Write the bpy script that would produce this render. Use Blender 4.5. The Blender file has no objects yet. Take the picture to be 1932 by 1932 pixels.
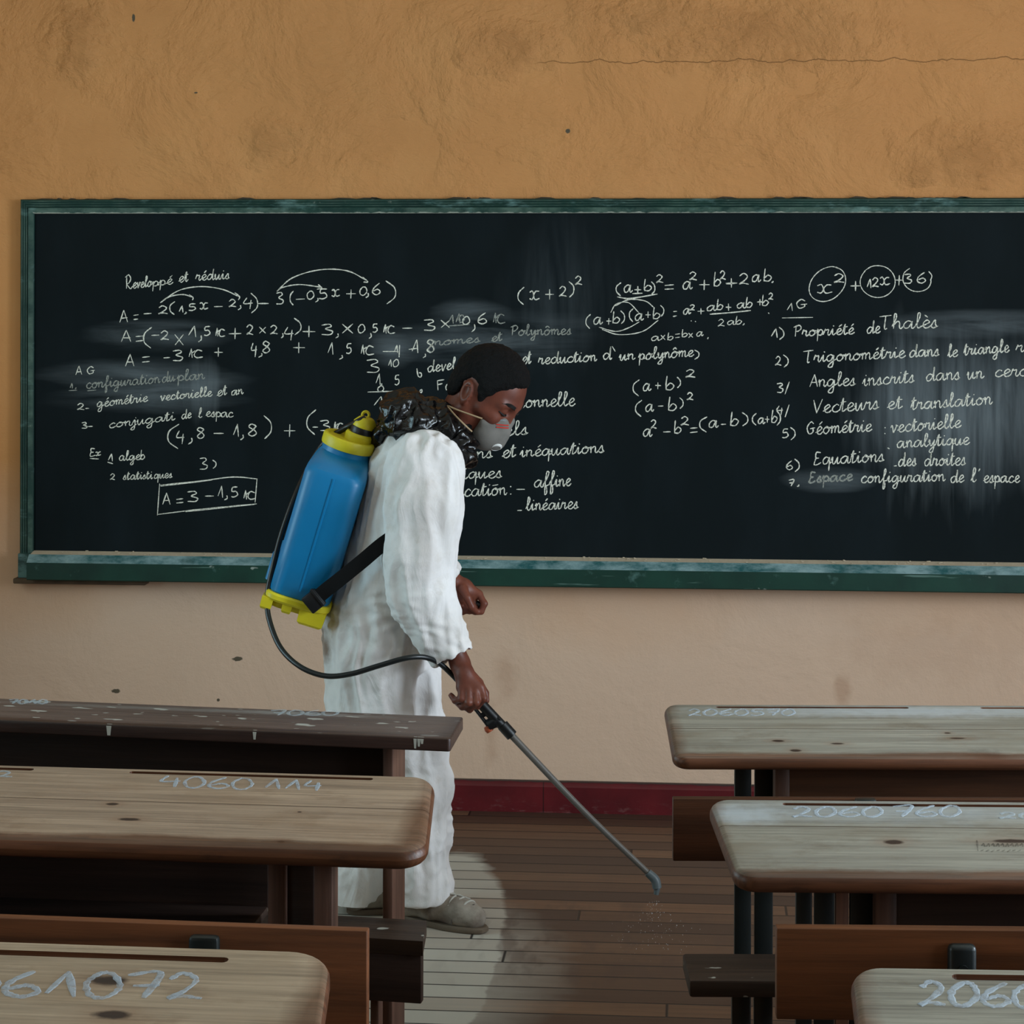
import bpy, bmesh, math, random
import numpy as np
from mathutils import Vector, Matrix, noise

sc = bpy.context.scene
COL = sc.collection
random.seed(7)

# ------------------------------------------------------------------ camera, world, light, exposure
FPX, CX, CY = 4000.0, 966.0, 560.0          # focal length and optical centre in pixels of the 1932 frame
CAMH = 1.58                                 # lens height above the floor
YAW, ROLL = math.radians(4.69), 0.0022
FWD = np.array([-math.sin(YAW), math.cos(YAW), 0.0])
RGT = np.array([math.cos(YAW), math.sin(YAW), 0.0])
UPZ = np.array([0, 0, 1.0])
XC = RGT * math.cos(ROLL) + UPZ * math.sin(ROLL)
YC = UPZ * math.cos(ROLL) - RGT * math.sin(ROLL)
CAM = np.array([0, 0, CAMH])
WALLY = 6.504                               # the blackboard wall

cam_data = bpy.data.cameras.new('camera')
cam = bpy.data.objects.new('camera', cam_data)
COL.objects.link(cam)
cam_data.sensor_width = 36.0
cam_data.lens = FPX / 1932.0 * 36.0
cam_data.shift_y = (CY - 966.0) / 1932.0
cam_data.clip_start = 0.05
cam.matrix_world = Matrix(((XC[0], YC[0], -FWD[0], CAM[0]), (XC[1], YC[1], -FWD[1], CAM[1]),
                           (XC[2], YC[2], -FWD[2], CAM[2]), (0, 0, 0, 1)))
sc.camera = cam

world = bpy.data.worlds.new('sky')
sc.world = world
world.use_nodes = True
bg = world.node_tree.nodes['Background']
bg.inputs[0].default_value = (0.62, 0.78, 1.0, 1)
bg.inputs[1].default_value = 0.6

XL, XR, YF, ZC = -3.0, 3.3, -4.5, 3.35      # room limits
WIN_R = [(0.6, 1.4), (3.2, 1.4)]      # windows of the right wall: centre y, width
WIN_L = [(1.6, 1.1), (4.6, 1.1)]
WZ0, WZ1 = 0.72, 2.65

def window_light(x, y, w, sign, power, color):
    ld = bpy.data.lights.new('daylight', 'AREA')
    ld.shape = 'RECTANGLE'
    ld.size, ld.size_y = WZ1 - WZ0, w
    ld.energy, ld.color = power, color
    o = bpy.data.objects.new('daylight', ld)
    o.location = (x, y, (WZ0 + WZ1) / 2)
    o.rotation_euler = (0, math.radians(90 * sign), 0)
    COL.objects.link(o)
for (y, w), pw in zip(WIN_R, (72, 245)):
    window_light(XR + 0.16, y, w, 1, pw, (0.74, 0.885, 1.0))
for (y, w), pw in zip(WIN_L, (22, 42)):
    window_light(XL - 0.16, y, w, -1, pw, (0.55, 0.86, 0.97))

vs = sc.view_settings
vs.view_transform = 'Standard'
vs.look = 'None'
vs.gamma = 1.0
vs.use_curve_mapping = False
vs.exposure = 0.10

# ------------------------------------------------------------------ projection helpers
def ray(x, y):
    return FWD + (x - CX) / FPX * XC - (y - CY) / FPX * YC
def at_depth(x, y, d):
    return CAM + d * ray(x, y)
def at_z(x, y, z):
    r = ray(x, y)
    return CAM + (z - CAMH) / r[2] * r
def at_y(x, y, Y):
    r = ray(x, y)
    return CAM + Y / r[1] * r

class Frame:
    """a local frame: origin on a thing's base, x along (cos t, sin t), y away from the camera"""
    def __init__(s, o, t):
        s.o = np.array(o, float); s.t = t
        s.X = np.array([math.cos(t), math.sin(t), 0]); s.Y = np.array([-math.sin(t), math.cos(t), 0])
    def loc(s, p):
        q = p - s.o
        return np.array([q @ s.X, q @ s.Y, q[2]])
    def pd(s, x, y, d): return s.loc(at_depth(x, y, d))
    def pz(s, x, y, z): return s.loc(at_z(x, y, z + s.o[2]))
    def py(s, x, y, ly):                    # pixel on the vertical plane local y = ly
        r = ray(x, y); q = CAM - s.o
        d = (ly - q @ s.Y) / (r @ s.Y)
        return s.loc(CAM + d * r)

def lin(r, g, b):
    f = lambda c: (c / 255 / 12.92) if c / 255 <= 0.04045 else ((c / 255 + 0.055) / 1.055) ** 2.4
    return (f(r), f(g), f(b), 1)

# ------------------------------------------------------------------ objects
def empty(name, fr, label, cat, group=None, kind=None):
    o = bpy.data.objects.new(name, None)
    o.empty_display_size = 0.1
    COL.objects.link(o)
    o.location = fr.o; o.rotation_euler = (0, 0, fr.t)
    tag(o, label, cat, group, kind)
    return o
def tag(o, label=None, cat=None, group=None, kind=None):
    if label: o['label'] = label
    if cat: o['category'] = cat
    if group: o['group'] = group
    if kind: o['kind'] = kind
    return o
def mesh_obj(name, verts, faces, mat, parent=None, smooth=True):
    me = bpy.data.meshes.new(name)
    me.from_pydata([tuple(map(float, v)) for v in verts], [], [tuple(map(int, f)) for f in faces])
    me.validate()
    o = bpy.data.objects.new(name, me)
    COL.objects.link(o)
    if mat: me.materials.append(mat)
    if smooth: me.polygons.foreach_set('use_smooth', [True] * len(me.polygons))
    if parent: o.parent = parent
    return o
def sharp(o, deg=35):
    me = o.data
    bm = bmesh.new(); bm.from_mesh(me)
    for e in bm.edges:
        if len(e.link_faces) == 2 and e.calc_face_angle(0) > math.radians(deg): e.smooth = False
    bm.to_mesh(me); bm.free()
    return o

class MB:
    def __init__(s): s.v = []; s.f = []
    def add(s, v, f):
        n = len(s.v); s.v += [tuple(p) for p in v]; s.f += [tuple(i + n for i in q) for q in f]
        return s
    def box(s, lo, hi, bev=0.0, seg=2, rot=None, org=None):
        bm = bmesh.new(); bmesh.ops.create_cube(bm, size=1)
        lo, hi = Vector(lo), Vector(hi); d = hi - lo; c = (hi + lo) / 2
        for v in bm.verts: v.co = Vector((v.co.x * d.x, v.co.y * d.y, v.co.z * d.z)) + c
        if bev > 0:
            bmesh.ops.bevel(bm, geom=bm.edges[:], offset=min(bev, min(abs(x) for x in d) * 0.45), segments=seg, affect='EDGES', profile=0.5)
        if rot is not None:
            org = Vector(org if org is not None else c)
            for v in bm.verts: v.co = rot @ (v.co - org) + org
        bmesh.ops.recalc_face_normals(bm, faces=bm.faces)
        bm.verts.index_update()
        s.add([v.co[:] for v in bm.verts], [[v.index for v in f.verts] for f in bm.faces]); bm.free()
        return s
    def loft(s, rings, cap=True, closed=False):
        n = len(rings[0]); v = [p for r in rings for p in r]; f = []
        m = len(rings)
        for i in range(m if closed else m - 1):
            a, b = i * n, ((i + 1) % m) * n
            for j in range(n):
                k = (j + 1) % n
                f.append((a + j, a + k, b + k, b + j))
        if cap and not closed:
            f.append(tuple(range(n))[::-1]); f.append(tuple((m - 1) * n + j for j in range(n)))
        return s.add(v, f)
    def lathe(s, prof, org, axis, side, n=32):
        """prof: (radius, along) pairs, around axis through org"""
        ax = np.array(axis, float); ax /= np.linalg.norm(ax)
        sd = np.array(side, float); sd -= ax * (sd @ ax); sd /= np.linalg.norm(sd)
        t = np.cross(ax, sd)
        rings = [[np.array(org) + ax * h + r * (math.cos(2 * math.pi * j / n) * sd + math.sin(2 * math.pi * j / n) * t) for j in range(n)] for r, h in prof]
        return s.loft(rings)
    def tube(s, pts, r, n=10, samp=6, flat=None):
        P = smooth_path(pts, samp) if samp > 1 else [np.array(p, float) for p in pts]
        rr = r if hasattr(r, '__len__') else [r] * 2
        T = [np.array(P[min(i + 1, len(P) - 1)]) - np.array(P[max(i - 1, 0)]) for i in range(len(P))]
        T = [t / (np.linalg.norm(t) + 1e-9) for t in T]
        u = np.cross(T[0], [0.13, 0.9, 0.4]); u /= np.linalg.norm(u)
        rings = []
        for i, p in enumerate(P):
            u = u - T[i] * (u @ T[i]); u /= np.linalg.norm(u)
            w = np.cross(T[i], u)
            q = i / (len(P) - 1) * (len(rr) - 1); k = min(int(q), len(rr) - 2)
            ra = rr[k] + (rr[k + 1] - rr[k]) * (q - k)
            rings.append([p + ra * (math.cos(2 * math.pi * j / n) * u + math.sin(2 * math.pi * j / n) * w) for j in range(n)])
        return s.loft(rings)
    def strap(s, pts, wid, th, normal, samp=6):
        P = smooth_path(pts, samp)
        N0 = [np.array(q, float) for q in normal] if hasattr(normal[0], '__len__') else [np.array(normal, float)] * 2
        rings = []
        for i, p in enumerate(P):
            t = P[min(i + 1, len(P) - 1)] - P[max(i - 1, 0)]; t /= np.linalg.norm(t) + 1e-9
            q = i / (len(P) - 1) * (len(N0) - 1); k = min(int(q), len(N0) - 2)
            nn = N0[k] + (N0[k + 1] - N0[k]) * (q - k)
            nn = nn - t * (nn @ t); nn /= np.linalg.norm(nn) + 1e-9
            w = np.cross(t, nn)
            rings.append([p + w * a * wid / 2 + nn * b * th / 2 for a, b in ((-1, -1), (1, -1), (1, 1), (-1, 1))])
        return s.loft(rings)
    def obj(s, name, mat, parent=None, smooth=True, sh=35):
        o = mesh_obj(name, s.v, s.f, mat, parent, smooth)
        bm = bmesh.new(); bm.from_mesh(o.data)
        bmesh.ops.recalc_face_normals(bm, faces=bm.faces)
        bm.to_mesh(o.data); bm.free()
        if smooth: sharp(o, sh)
        return o

def smooth_path(pts, samp=8):
    P = [np.array(p, float) for p in pts]
    if len(P) < 3:
        return [P[0] + (P[-1] - P[0]) * k / 3 for k in range(4)]
    Q = [2 * P[0] - P[1]] + P + [2 * P[-1] - P[-2]]
    out = []
    for i in range(1, len(Q) - 2):
        a, b, c, d = Q[i - 1:i + 3]
        for k in range(samp):
            t = k / samp
            out.append(0.5 * ((2 * b) + (c - a) * t + (2 * a - 5 * b + 4 * c - d) * t * t + (3 * b - a - 3 * c + d) * t ** 3))
    out.append(P[-1])
    return out

# ------------------------------------------------------------------ implicit surfaces
class SDF:
    def __init__(s, lo, hi, h):
        s.lo = np.array(lo, float); s.h = h
        s.n = np.ceil((np.array(hi) - s.lo) / h).astype(int) + 1
        s.f = np.full(s.n, 0.06, np.float32)
    def region(s, lo, hi):
        i0 = np.clip(np.floor((np.array(lo) - s.lo) / s.h).astype(int), 0, s.n - 1)
        i1 = np.clip(np.ceil((np.array(hi) - s.lo) / s.h).astype(int) + 1, 1, s.n)
        sl = tuple(slice(a, b) for a, b in zip(i0, i1))
        ax = [(s.lo[k] + s.h * np.arange(i0[k], i1[k])).astype(np.float32) for k in range(3)]
        return sl, ax[0][:, None, None], ax[1][None, :, None], ax[2][None, None, :]
    def op(s, fn, lo, hi, k=0.01, mode='u'):
        m = 0.025 + k
        sl, X, Y, Z = s.region(np.array(lo) - m, np.array(hi) + m)
        if min(q.stop - q.start for q in sl) <= 0: return
        a = s.f[sl]; b = fn(X, Y, Z)
        if mode == 's': a, b = -a, b
        if mode == 'i': a, b = -a, -b
        h = np.clip(0.5 + 0.5 * (b - a) / max(k, 1e-5), 0, 1)
        r = b * (1 - h) + a * h - k * h * (1 - h)
        s.f[sl] = r if mode == 'u' else -r
    def cap(s, a, b, ra, rb=None, k=0.01, sq=1.0, mode='u'):
        rb = ra if rb is None else rb
        a = np.array(a, float); b = np.array(b, float); w = np.array([1, 1 / sq, 1])
        a2, ab = a * w, (b - a) * w; L = float(ab @ ab) + 1e-12
        def fn(X, Y, Z):
            px, py, pz = X - a2[0], Y / sq - a2[1], Z - a2[2]
            t = np.clip((px * ab[0] + py * ab[1] + pz * ab[2]) / L, 0, 1)
            return np.sqrt((px - t * ab[0]) ** 2 + (py - t * ab[1]) ** 2 + (pz - t * ab[2]) ** 2) - (ra + (rb - ra) * t)
        R = max(ra, rb); e = np.array([R, R * sq, R])
        s.op(fn, np.minimum(a, b) - e, np.maximum(a, b) + e, k, mode)
    def ell(s, c, r, M=None, k=0.01, mode='u'):
        c = np.array(c, float); r = np.array(r, float)
        M = np.eye(3) if M is None else np.array(M)      # rows: axes
        def fn(X, Y, Z):
            x, y, z = X - c[0], Y - c[1], Z - c[2]
            q = [(M[i][0] * x + M[i][1] * y + M[i][2] * z) for i in range(3)]
            k0 = np.sqrt((q[0] / r[0]) ** 2 + (q[1] / r[1]) ** 2 + (q[2] / r[2]) ** 2)
            k1 = np.sqrt((q[0] / r[0] ** 2) ** 2 + (q[1] / r[1] ** 2) ** 2 + (q[2] / r[2] ** 2) ** 2) + 1e-6
            return k0 * (k0 - 1) / k1
        R = np.sqrt((np.abs(M).T @ r) ** 2) if M is not None else r
        s.op(fn, c - R, c + R, k, mode)
    def plane_cut(s, p, nrm, lo, hi, k=0.003):
        """drop what lies on the +nrm side of p inside the box"""
        p = np.array(p); nrm = np.array(nrm, float); nrm /= np.linalg.norm(nrm)
        s.op(lambda X, Y, Z: (X - p[0]) * nrm[0] + (Y - p[1]) * nrm[1] + (Z - p[2]) * nrm[2], lo, hi, k, 'i')
    def mesh(s):
        f = s.f; ins = f < 0
        nx, ny, nz = f.shape
        cnt = np.zeros((nx - 1, ny - 1, nz - 1), np.int8)
        for i in (0, 1):
            for j in (0, 1):
                for k in (0, 1):
                    cnt += ins[i:nx - 1 + i, j:ny - 1 + j, k:nz - 1 + k]
        act = np.argwhere((cnt > 0) & (cnt < 8))
        idx = np.full(cnt.shape, -1, np.int32); idx[act[:, 0], act[:, 1], act[:, 2]] = np.arange(len(act))
        cor = [(i, j, k) for i in (0, 1) for j in (0, 1) for k in (0, 1)]
        val = {c: f[act[:, 0] + c[0], act[:, 1] + c[1], act[:, 2] + c[2]] for c in cor}
        pos = np.zeros((len(act), 3)); num = np.zeros(len(act))
        for c in cor:
            for ax in range(3):
                if c[ax] == 0:
                    d = list(c); d[ax] = 1; d = tuple(d)
                    a, b = val[c], val[d]
                    m = (a < 0) != (b < 0)
                    t = np.where(m, a / np.where(m, a - b, 1), 0)
                    p = np.tile(np.array(c, float), (len(act), 1)); p[:, ax] = t
                    pos[m] += p[m]; num[m] += 1
        V = s.lo + s.h * (act + pos / num[:, None])
        Fs = []
        for ax in range(3):
            o1, o2 = [(1, 2), (2, 0), (0, 1)][ax]
            a = ins[tuple(slice(0, -1) if q == ax else slice(1, -1) for q in range(3))]
            b = ins[tuple(slice(1, None) if q == ax else slice(1, -1) for q in range(3))]
            for sgn, m in ((1, a & ~b), (0, ~a & b)):
                e = np.argwhere(m)
                if not len(e): continue
                for q in range(3):
                    if q != ax: e[:, q] += 1
                def cell(d1, d2):
                    g = e.copy(); g[:, o1] += d1; g[:, o2] += d2
                    return idx[g[:, 0], g[:, 1], g[:, 2]]
                q = np.stack([cell(-1, -1), cell(0, -1), cell(0, 0), cell(-1, 0)], 1)
                Fs.append(q if sgn else q[:, ::-1])
        return V, np.concatenate(Fs)

def np_mesh(name, V, F, mat, parent):
    me = bpy.data.meshes.new(name)
    me.vertices.add(len(V)); me.vertices.foreach_set('co', np.asarray(V, np.float32).ravel())
    me.loops.add(F.size); me.loops.foreach_set('vertex_index', np.asarray(F, np.int32).ravel())
    me.polygons.add(len(F)); me.polygons.foreach_set('loop_start', np.arange(0, F.size, 4, dtype=np.int32))
    me.polygons.foreach_set('use_smooth', np.ones(len(F), bool))
    me.update(calc_edges=True); me.validate()
    o = bpy.data.objects.new(name, me); COL.objects.link(o)
    me.materials.append(mat); o.parent = parent
    return o
def relax(V, F, it=2, lam=0.5):
    E = np.concatenate([F[:, [0, 1]], F[:, [1, 2]], F[:, [2, 3]], F[:, [3, 0]]])
    E = np.concatenate([E, E[:, ::-1]])
    n = np.bincount(E[:, 0], minlength=len(V)).astype(float)
    for _ in range(it):
        S = np.stack([np.bincount(E[:, 0], weights=V[E[:, 1], q], minlength=len(V)) for q in range(3)], 1)
        V = V + lam * (S / n[:, None] - V)
    return V
def normals(V, F):
    N = np.cross(V[F[:, 2]] - V[F[:, 0]], V[F[:, 3]] - V[F[:, 1]])
    out = np.zeros_like(V)
    for q in range(4):
        for c in range(3): out[:, c] += np.bincount(F[:, q], weights=N[:, c], minlength=len(V))
    return out / (np.linalg.norm(out, axis=1)[:, None] + 1e-12)

# ------------------------------------------------------------------ materials
class NB:
    def __init__(s, name, rough=0.6, spec=0.4):
        s.m = bpy.data.materials.new(name); s.m.use_nodes = True
        s.t = s.m.node_tree; s.b = s.t.nodes['Principled BSDF']
        s.b.inputs['Roughness'].default_value = rough
        s.b.inputs['Specular IOR Level'].default_value = spec
        s.co = s.t.nodes.new('ShaderNodeTexCoord').outputs['Object']
    def put(s, sock, v):
        if hasattr(v, 'links') or isinstance(v, bpy.types.NodeSocket): s.t.links.new(v, sock)
        else: sock.default_value = v
    def n(s, typ, **kw):
        nd = s.t.nodes.new('ShaderNode' + typ)
        for k, v in kw.items(): setattr(nd, k, v)
        return nd
    def math(s, op, a, b=0.0, clamp=False):
        nd = s.n('Math', operation=op, use_clamp=clamp)
        s.put(nd.inputs[0], a); s.put(nd.inputs[1], b)
        return nd.outputs[0]
    def mix(s, f, a, b, blend='MIX'):
        nd = s.n('Mix', data_type='RGBA', blend_type=blend)
        s.put(nd.inputs[0], f); s.put(nd.inputs[6], a); s.put(nd.inputs[7], b)
        return nd.outputs[2]
    def mapv(s, scale=(1, 1, 1), loc=(0, 0, 0), rot=(0, 0, 0), vec=None):
        nd = s.n('Mapping')
        s.put(nd.inputs[0], vec if vec is not None else s.co)
        nd.inputs[1].default_value = loc; nd.inputs[2].default_value = rot; nd.inputs[3].default_value = scale
        return nd.outputs[0]
    def noise(s, scale=5, detail=4, vec=None, rough=0.55, dist=0.0):
        nd = s.n('TexNoise')
        s.put(nd.inputs['Vector'], vec if vec is not None else s.co)
        nd.inputs['Scale'].default_value = scale; nd.inputs['Detail'].default_value = detail
        nd.inputs['Roughness'].default_value = rough; nd.inputs['Distortion'].default_value = dist
        return nd.outputs['Fac']
    def ramp(s, f, a, b):                    # linear 0..1 between a and b
        nd = s.n('MapRange'); nd.clamp = True
        s.put(nd.inputs[0], f); s.put(nd.inputs[1], a); s.put(nd.inputs[2], b)
        return nd.outputs[0]
    def xyz(s, vec=None):
        nd = s.n('SeparateXYZ'); s.put(nd.inputs[0], vec if vec is not None else s.co)
        return nd.outputs
    def ellip(s, c, r, axes=(0, 1), wob=None, soft=0.35):
        """1 inside an ellipse of the object's own coordinates"""
        o = s.xyz()
        a = s.math('DIVIDE', s.math('SUBTRACT', o[axes[0]], c[0]), r[0])
        b = s.math('DIVIDE', s.math('SUBTRACT', o[axes[1]], c[1]), r[1])
        d = s.math('SQRT', s.math('ADD', s.math('MULTIPLY', a, a), s.math('MULTIPLY', b, b)))
        if wob is not None: d = s.math('ADD', d, wob)
        return s.ramp(d, 1.0 + soft, 1.0 - soft)
    def color(s, c): s.put(s.b.inputs['Base Color'], c)
    def rough(s, c): s.put(s.b.inputs['Roughness'], c)
    def bump(s, h, strength=0.3, dist=0.01, chain=None):
        nd = s.n('Bump'); nd.inputs['Strength'].default_value = strength; nd.inputs['Distance'].default_value = dist
        s.put(nd.inputs['Height'], h)
        if chain is not None: s.put(nd.inputs['Normal'], chain)
        s.put(s.b.inputs['Normal'], nd.outputs[0])
        return nd.outputs[0]

def plain(name, rgb, rough=0.5, spec=0.4, var=0.12, scale=30, metal=0.0):
    b = NB(name, rough, spec)
    c = lin(*rgb)
    d = tuple(x * (1 - var * 2.2) for x in c[:3]) + (1,)
    b.color(b.mix(b.noise(scale, 5), c, d)); b.b.inputs['Metallic'].default_value = metal
    b.bump(b.noise(scale * 6, 3), 0.08, 0.002)
    return b.m

# ------------------------------------------------------------------ the room
WF = Frame((0, WALLY, 0), 0)

def wall_material():
    b = NB('ochre plaster', 0.75, 0.25)
    big = b.noise(0.9, 5, b.mapv((1, 1, 1.4)), 0.6)
    med = b.noise(5, 6)
    c = b.mix(b.ramp(big, 0.3, 0.7), lin(205, 144, 88), lin(191, 133, 80))
    c = b.mix(b.math('MULTIPLY', b.ramp(med, 0.5, 0.75), 0.35), c, lin(208, 152, 96))
    c = b.mix(b.math('MULTIPLY', b.ramp(b.noise(1.7, 5, b.mapv((1, 1, 1), (3, 1, 7))), 0.56, 0.75), 0.4), c, lin(176, 118, 68))
    # the strip below the blackboard has been scrubbed paler and greyer
    z = b.xyz()[2]
    low = b.ramp(b.math('ADD', z, b.math('MULTIPLY', b.math('SUBTRACT', b.noise(1.5, 4), 0.5), 0.5)), 1.15, 0.55)
    c = b.mix(b.math('MULTIPLY', low, 0.88), c, lin(211, 181, 158))
    # scuffs and chips low on the wall, rough patches above the board
    w = b.math('MULTIPLY', b.math('SUBTRACT', b.noise(60, 3), 0.5), 1.6)
    for (px, py, rx, rz) in ((449, 1243, 0.017, 0.006), (219, 1304, 0.014, 0.006), (1072, 247, 0.008, 0.007), (412, 1321, 0.004, 0.004), (252, 33, 0.005, 0.012), (370, 175, 0.006, 0.003)):
        p = WF.py(px, py, 0)
        c = b.mix(b.ellip((p[0], p[2]), (rx, rz), (0, 2), w, 0.15), c, lin(88, 78, 62))
    w2 = b.math('MULTIPLY', b.math('SUBTRACT', b.noise(14, 5), 0.5), 2.6)
    for (px, py, rx, rz, k) in ((955, 1270, 0.03, 0.07, 0.22), (925, 1390, 0.02, 0.07, 0.2), (1750, 1230, 0.25, 0.08, 0.12), (1590, 1300, 0.02, 0.05, 0.3)):
        p = WF.py(px, py, 0)
        c = b.mix(b.math('MULTIPLY', b.ellip((p[0], p[2]), (rx, rz), (0, 2), w2, 0.5), k), c, lin(140, 90, 52))
    pit = None                                     # patches where the plaster is broken up
    for (px, py, rx, rz) in ((1450, 70, 0.26, 0.09), (1830, 290, 0.16, 0.07), (515, 265, 0.07, 0.06), (960, 90, 0.12, 0.06), (150, 70, 0.06, 0.11), (1230, 30, 0.1, 0.05), (1740, 330, 0.06, 0.03)):
        p = WF.py(px, py, 0)
        e = b.ellip((p[0], p[2]), (rx, rz), (0, 2), w2, 0.6)
        pit = e if pit is None else b.math('MAXIMUM', pit, e)
    c = b.mix(b.math('MULTIPLY', pit, 0.16), c, lin(140, 92, 50))  # small shadows of the broken plaster painted in as a darker tone
    # hairline crack above the board
    o = b.xyz()
    p0, p1 = WF.py(1000, 118, 0), WF.py(1932, 120, 0)
    zz = b.math('SUBTRACT', b.math('SUBTRACT', o[2], p0[2]), b.math('MULTIPLY', b.math('SUBTRACT', b.noise(9, 6, b.mapv((1, 0, 0))), 0.5), 0.06))
    cr = b.math('MULTIPLY', b.ramp(b.math('ABSOLUTE', zz), 0.0015, 0.0004), b.ramp(o[0], p0[0], p0[0] + 0.15))
    c = b.mix(b.math('MULTIPLY', cr, 0.2), c, lin(120, 88, 54))
    b.color(c)
    up = b.ramp(z, 1.7, 2.0)                       # the wall above the board was trowelled roughly
    n1 = b.math('MULTIPLY', b.ramp(b.noise(3.2, 7, None, 0.6, 0.4), 0.42, 0.75), b.math('ADD', 0.25, up))
    n2 = b.math('MULTIPLY', b.noise(26, 6, b.mapv((1, 1, 2.0)), 0.65), b.math('ADD', 0.06, b.math('MULTIPLY', up, 0.30)))
    n3 = b.math('MULTIPLY', b.math('MULTIPLY', b.noise(11, 8, b.mapv((0.8, 1, 1.3)), 0.62, 0.6), pit), 1.6)
    b.bump(b.math('SUBTRACT', b.math('ADD', b.math('ADD', n1, n2), n3), cr), 0.75, 0.02, b.bump(b.noise(180, 3), 0.15, 0.003))
    return b.m
M_WALL = wall_material()

def floor_material():
    b = NB('floorboards', 0.5, 0.4)
    o = b.xyz()
    row = b.math('FLOOR', b.math('DIVIDE', o[1], 0.088))
    # every row of boards has its own lengths
    wn = b.n('TexWhiteNoise', noise_dimensions='1D'); b.put(wn.inputs['W'], row)
    xs = b.math('ADD', b.math('DIVIDE', o[0], 1.9), b.math('MULTIPLY', wn.outputs['Value'], 7.3))
    seg = b.math('FLOOR', xs)
    wn2 = b.n('TexWhiteNoise', noise_dimensions='2D')
    cb = b.n('CombineXYZ'); b.put(cb.inputs[0], seg); b.put(cb.inputs[1], row); b.put(wn2.inputs['Vector'], cb.outputs[0])
    tone = wn2.outputs['Value']
    grain = b.noise(7, 8, b.mapv((0.35, 9, 1), (0, 0, 0)), 0.62)
    fine = b.noise(40, 6, b.mapv((0.25, 4, 1)), 0.65)
    c = b.mix(tone, lin(64, 46, 37), lin(130, 94, 68))
    c = b.mix(b.ramp(grain, 0.35, 0.7), b.mix(0.6, c, lin(66, 44, 34)), c)
    c = b.mix(b.math('MULTIPLY', b.ramp(fine, 0.55, 0.75), 0.45), c, lin(70, 48, 36))
    # boards still dry and dusty round the walker, the rest wet from the spray
    p = at_z(790, 1770, 0)
    wob = b.math('MULTIPLY', b.math('SUBTRACT', b.noise(4.5, 4), 0.5), 0.55)
    q = at_z(830, 1640, 0)
    wob2 = b.math('ADD', b.math('MULTIPLY', b.math('SUBTRACT', b.noise(3.0, 3), 0.5), 0.25), b.math('MULTIPLY', b.math('SUBTRACT', b.noise(28, 2, b.mapv((0.3, 1, 1))), 0.5), 0.12))
    dry = b.math('MAXIMUM', b.ellip((p[0], p[1] - 0.2), (0.215, 1.0), (0, 1), wob2, 0.035), b.ellip((-1.15, 4.9), (0.75, 0.9), (0, 1), wob2, 0.2))
    dusty = b.mix(b.math('ADD', 0.25, b.math('MULTIPLY', tone, 0.35)), lin(212, 205, 190), c)
    c = b.mix(b.math('MULTIPLY', dry, 0.9), c, dusty)
    # drips and fans of spray
    fan = b.noise(9, 3, b.mapv((1.6, 0.5, 1), (2, 0, 0), (0, 0, 0.6)))
    f0 = at_z(1120, 1770, 0)
    fm = b.math('MULTIPLY', b.ellip((f0[0], f0[1]), (0.30, 0.45), (0, 1), wob, 0.4), b.ramp(fan, 0.5, 0.62))
    c = b.mix(b.math('MULTIPLY', fm, 0.5), c, lin(70, 50, 42))
    # gaps
    fr = b.math('FRACT', b.math('DIVIDE', o[1], 0.088))
    gy = b.math('MULTIPLY', b.math('MINIMUM', fr, b.math('SUBTRACT', 1.0, fr)), 0.088)
    fx = b.math('FRACT', xs)
    gx = b.math('MULTIPLY', b.math('MINIMUM', fx, b.math('SUBTRACT', 1.0, fx)), 1.9)
    gap = b.ramp(b.math('MINIMUM', gy, gx), 0.0042, 0.0018)
    c = b.mix(b.math('MULTIPLY', gap, 0.95), c, lin(24, 17, 14))
    b.color(c)
    b.rough(b.math('ADD', 0.45, b.math('MULTIPLY', dry, 0.3)))
    b.bump(b.math('SUBTRACT', b.math('MULTIPLY', fine, 0.12), gap), 0.5, 0.004)
    return b.m

M_CEIL = plain('limewash', (214, 206, 190), 0.8, 0.2, 0.05, 3)
def struct(o, label=None):
    o['kind'] = 'structure'
    if label: o['label'] = label
    return o

struct(MB().box((XL - 0.4, YF - 0.3, -0.12), (XR + 0.4, WALLY + 0.3, 0)).obj('floor', floor_material(), None, False))
struct(MB().box((XL - 0.4, WALLY, 0), (XR + 0.4, WALLY + 0.25, ZC)).obj('wall_back', M_WALL, None, False))
# rear wall, ceiling
M_SIDE = plain('ochre side plaster', (204, 160, 106), 0.8, 0.2, 0.08, 4)
struct(MB().box((XL - 0.4, YF - 0.25, 0), (XR + 0.4, YF, ZC)).obj('wall_front', M_SIDE, None, False))
struct(MB().box((XL - 0.4, YF - 0.25, ZC), (XR + 0.4, WALLY + 0.25, ZC + 0.15)).obj('ceiling', M_CEIL, None, False))
def side_wall(name, x0, x1, wins):
    m = MB(); y = YF
    for (c, w) in sorted(wins):
        m.box((x0, y, 0), (x1, c - w / 2, ZC)); m.box((x0, c - w / 2, 0), (x1, c + w / 2, WZ0)); m.box((x0, c - w / 2, WZ1), (x1, c + w / 2, ZC))
        y = c + w / 2
    m.box((x0, y, 0), (x1, WALLY, ZC))
    struct(m.obj(name, M_SIDE, None, False))
side_wall('wall_left', XL - 0.3, XL, WIN_L)
side_wall('wall_right', XR, XR + 0.3, WIN_R)
M_WFRAME = plain('green window paint', (60, 92, 80), 0.5)
k = 1
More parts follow.
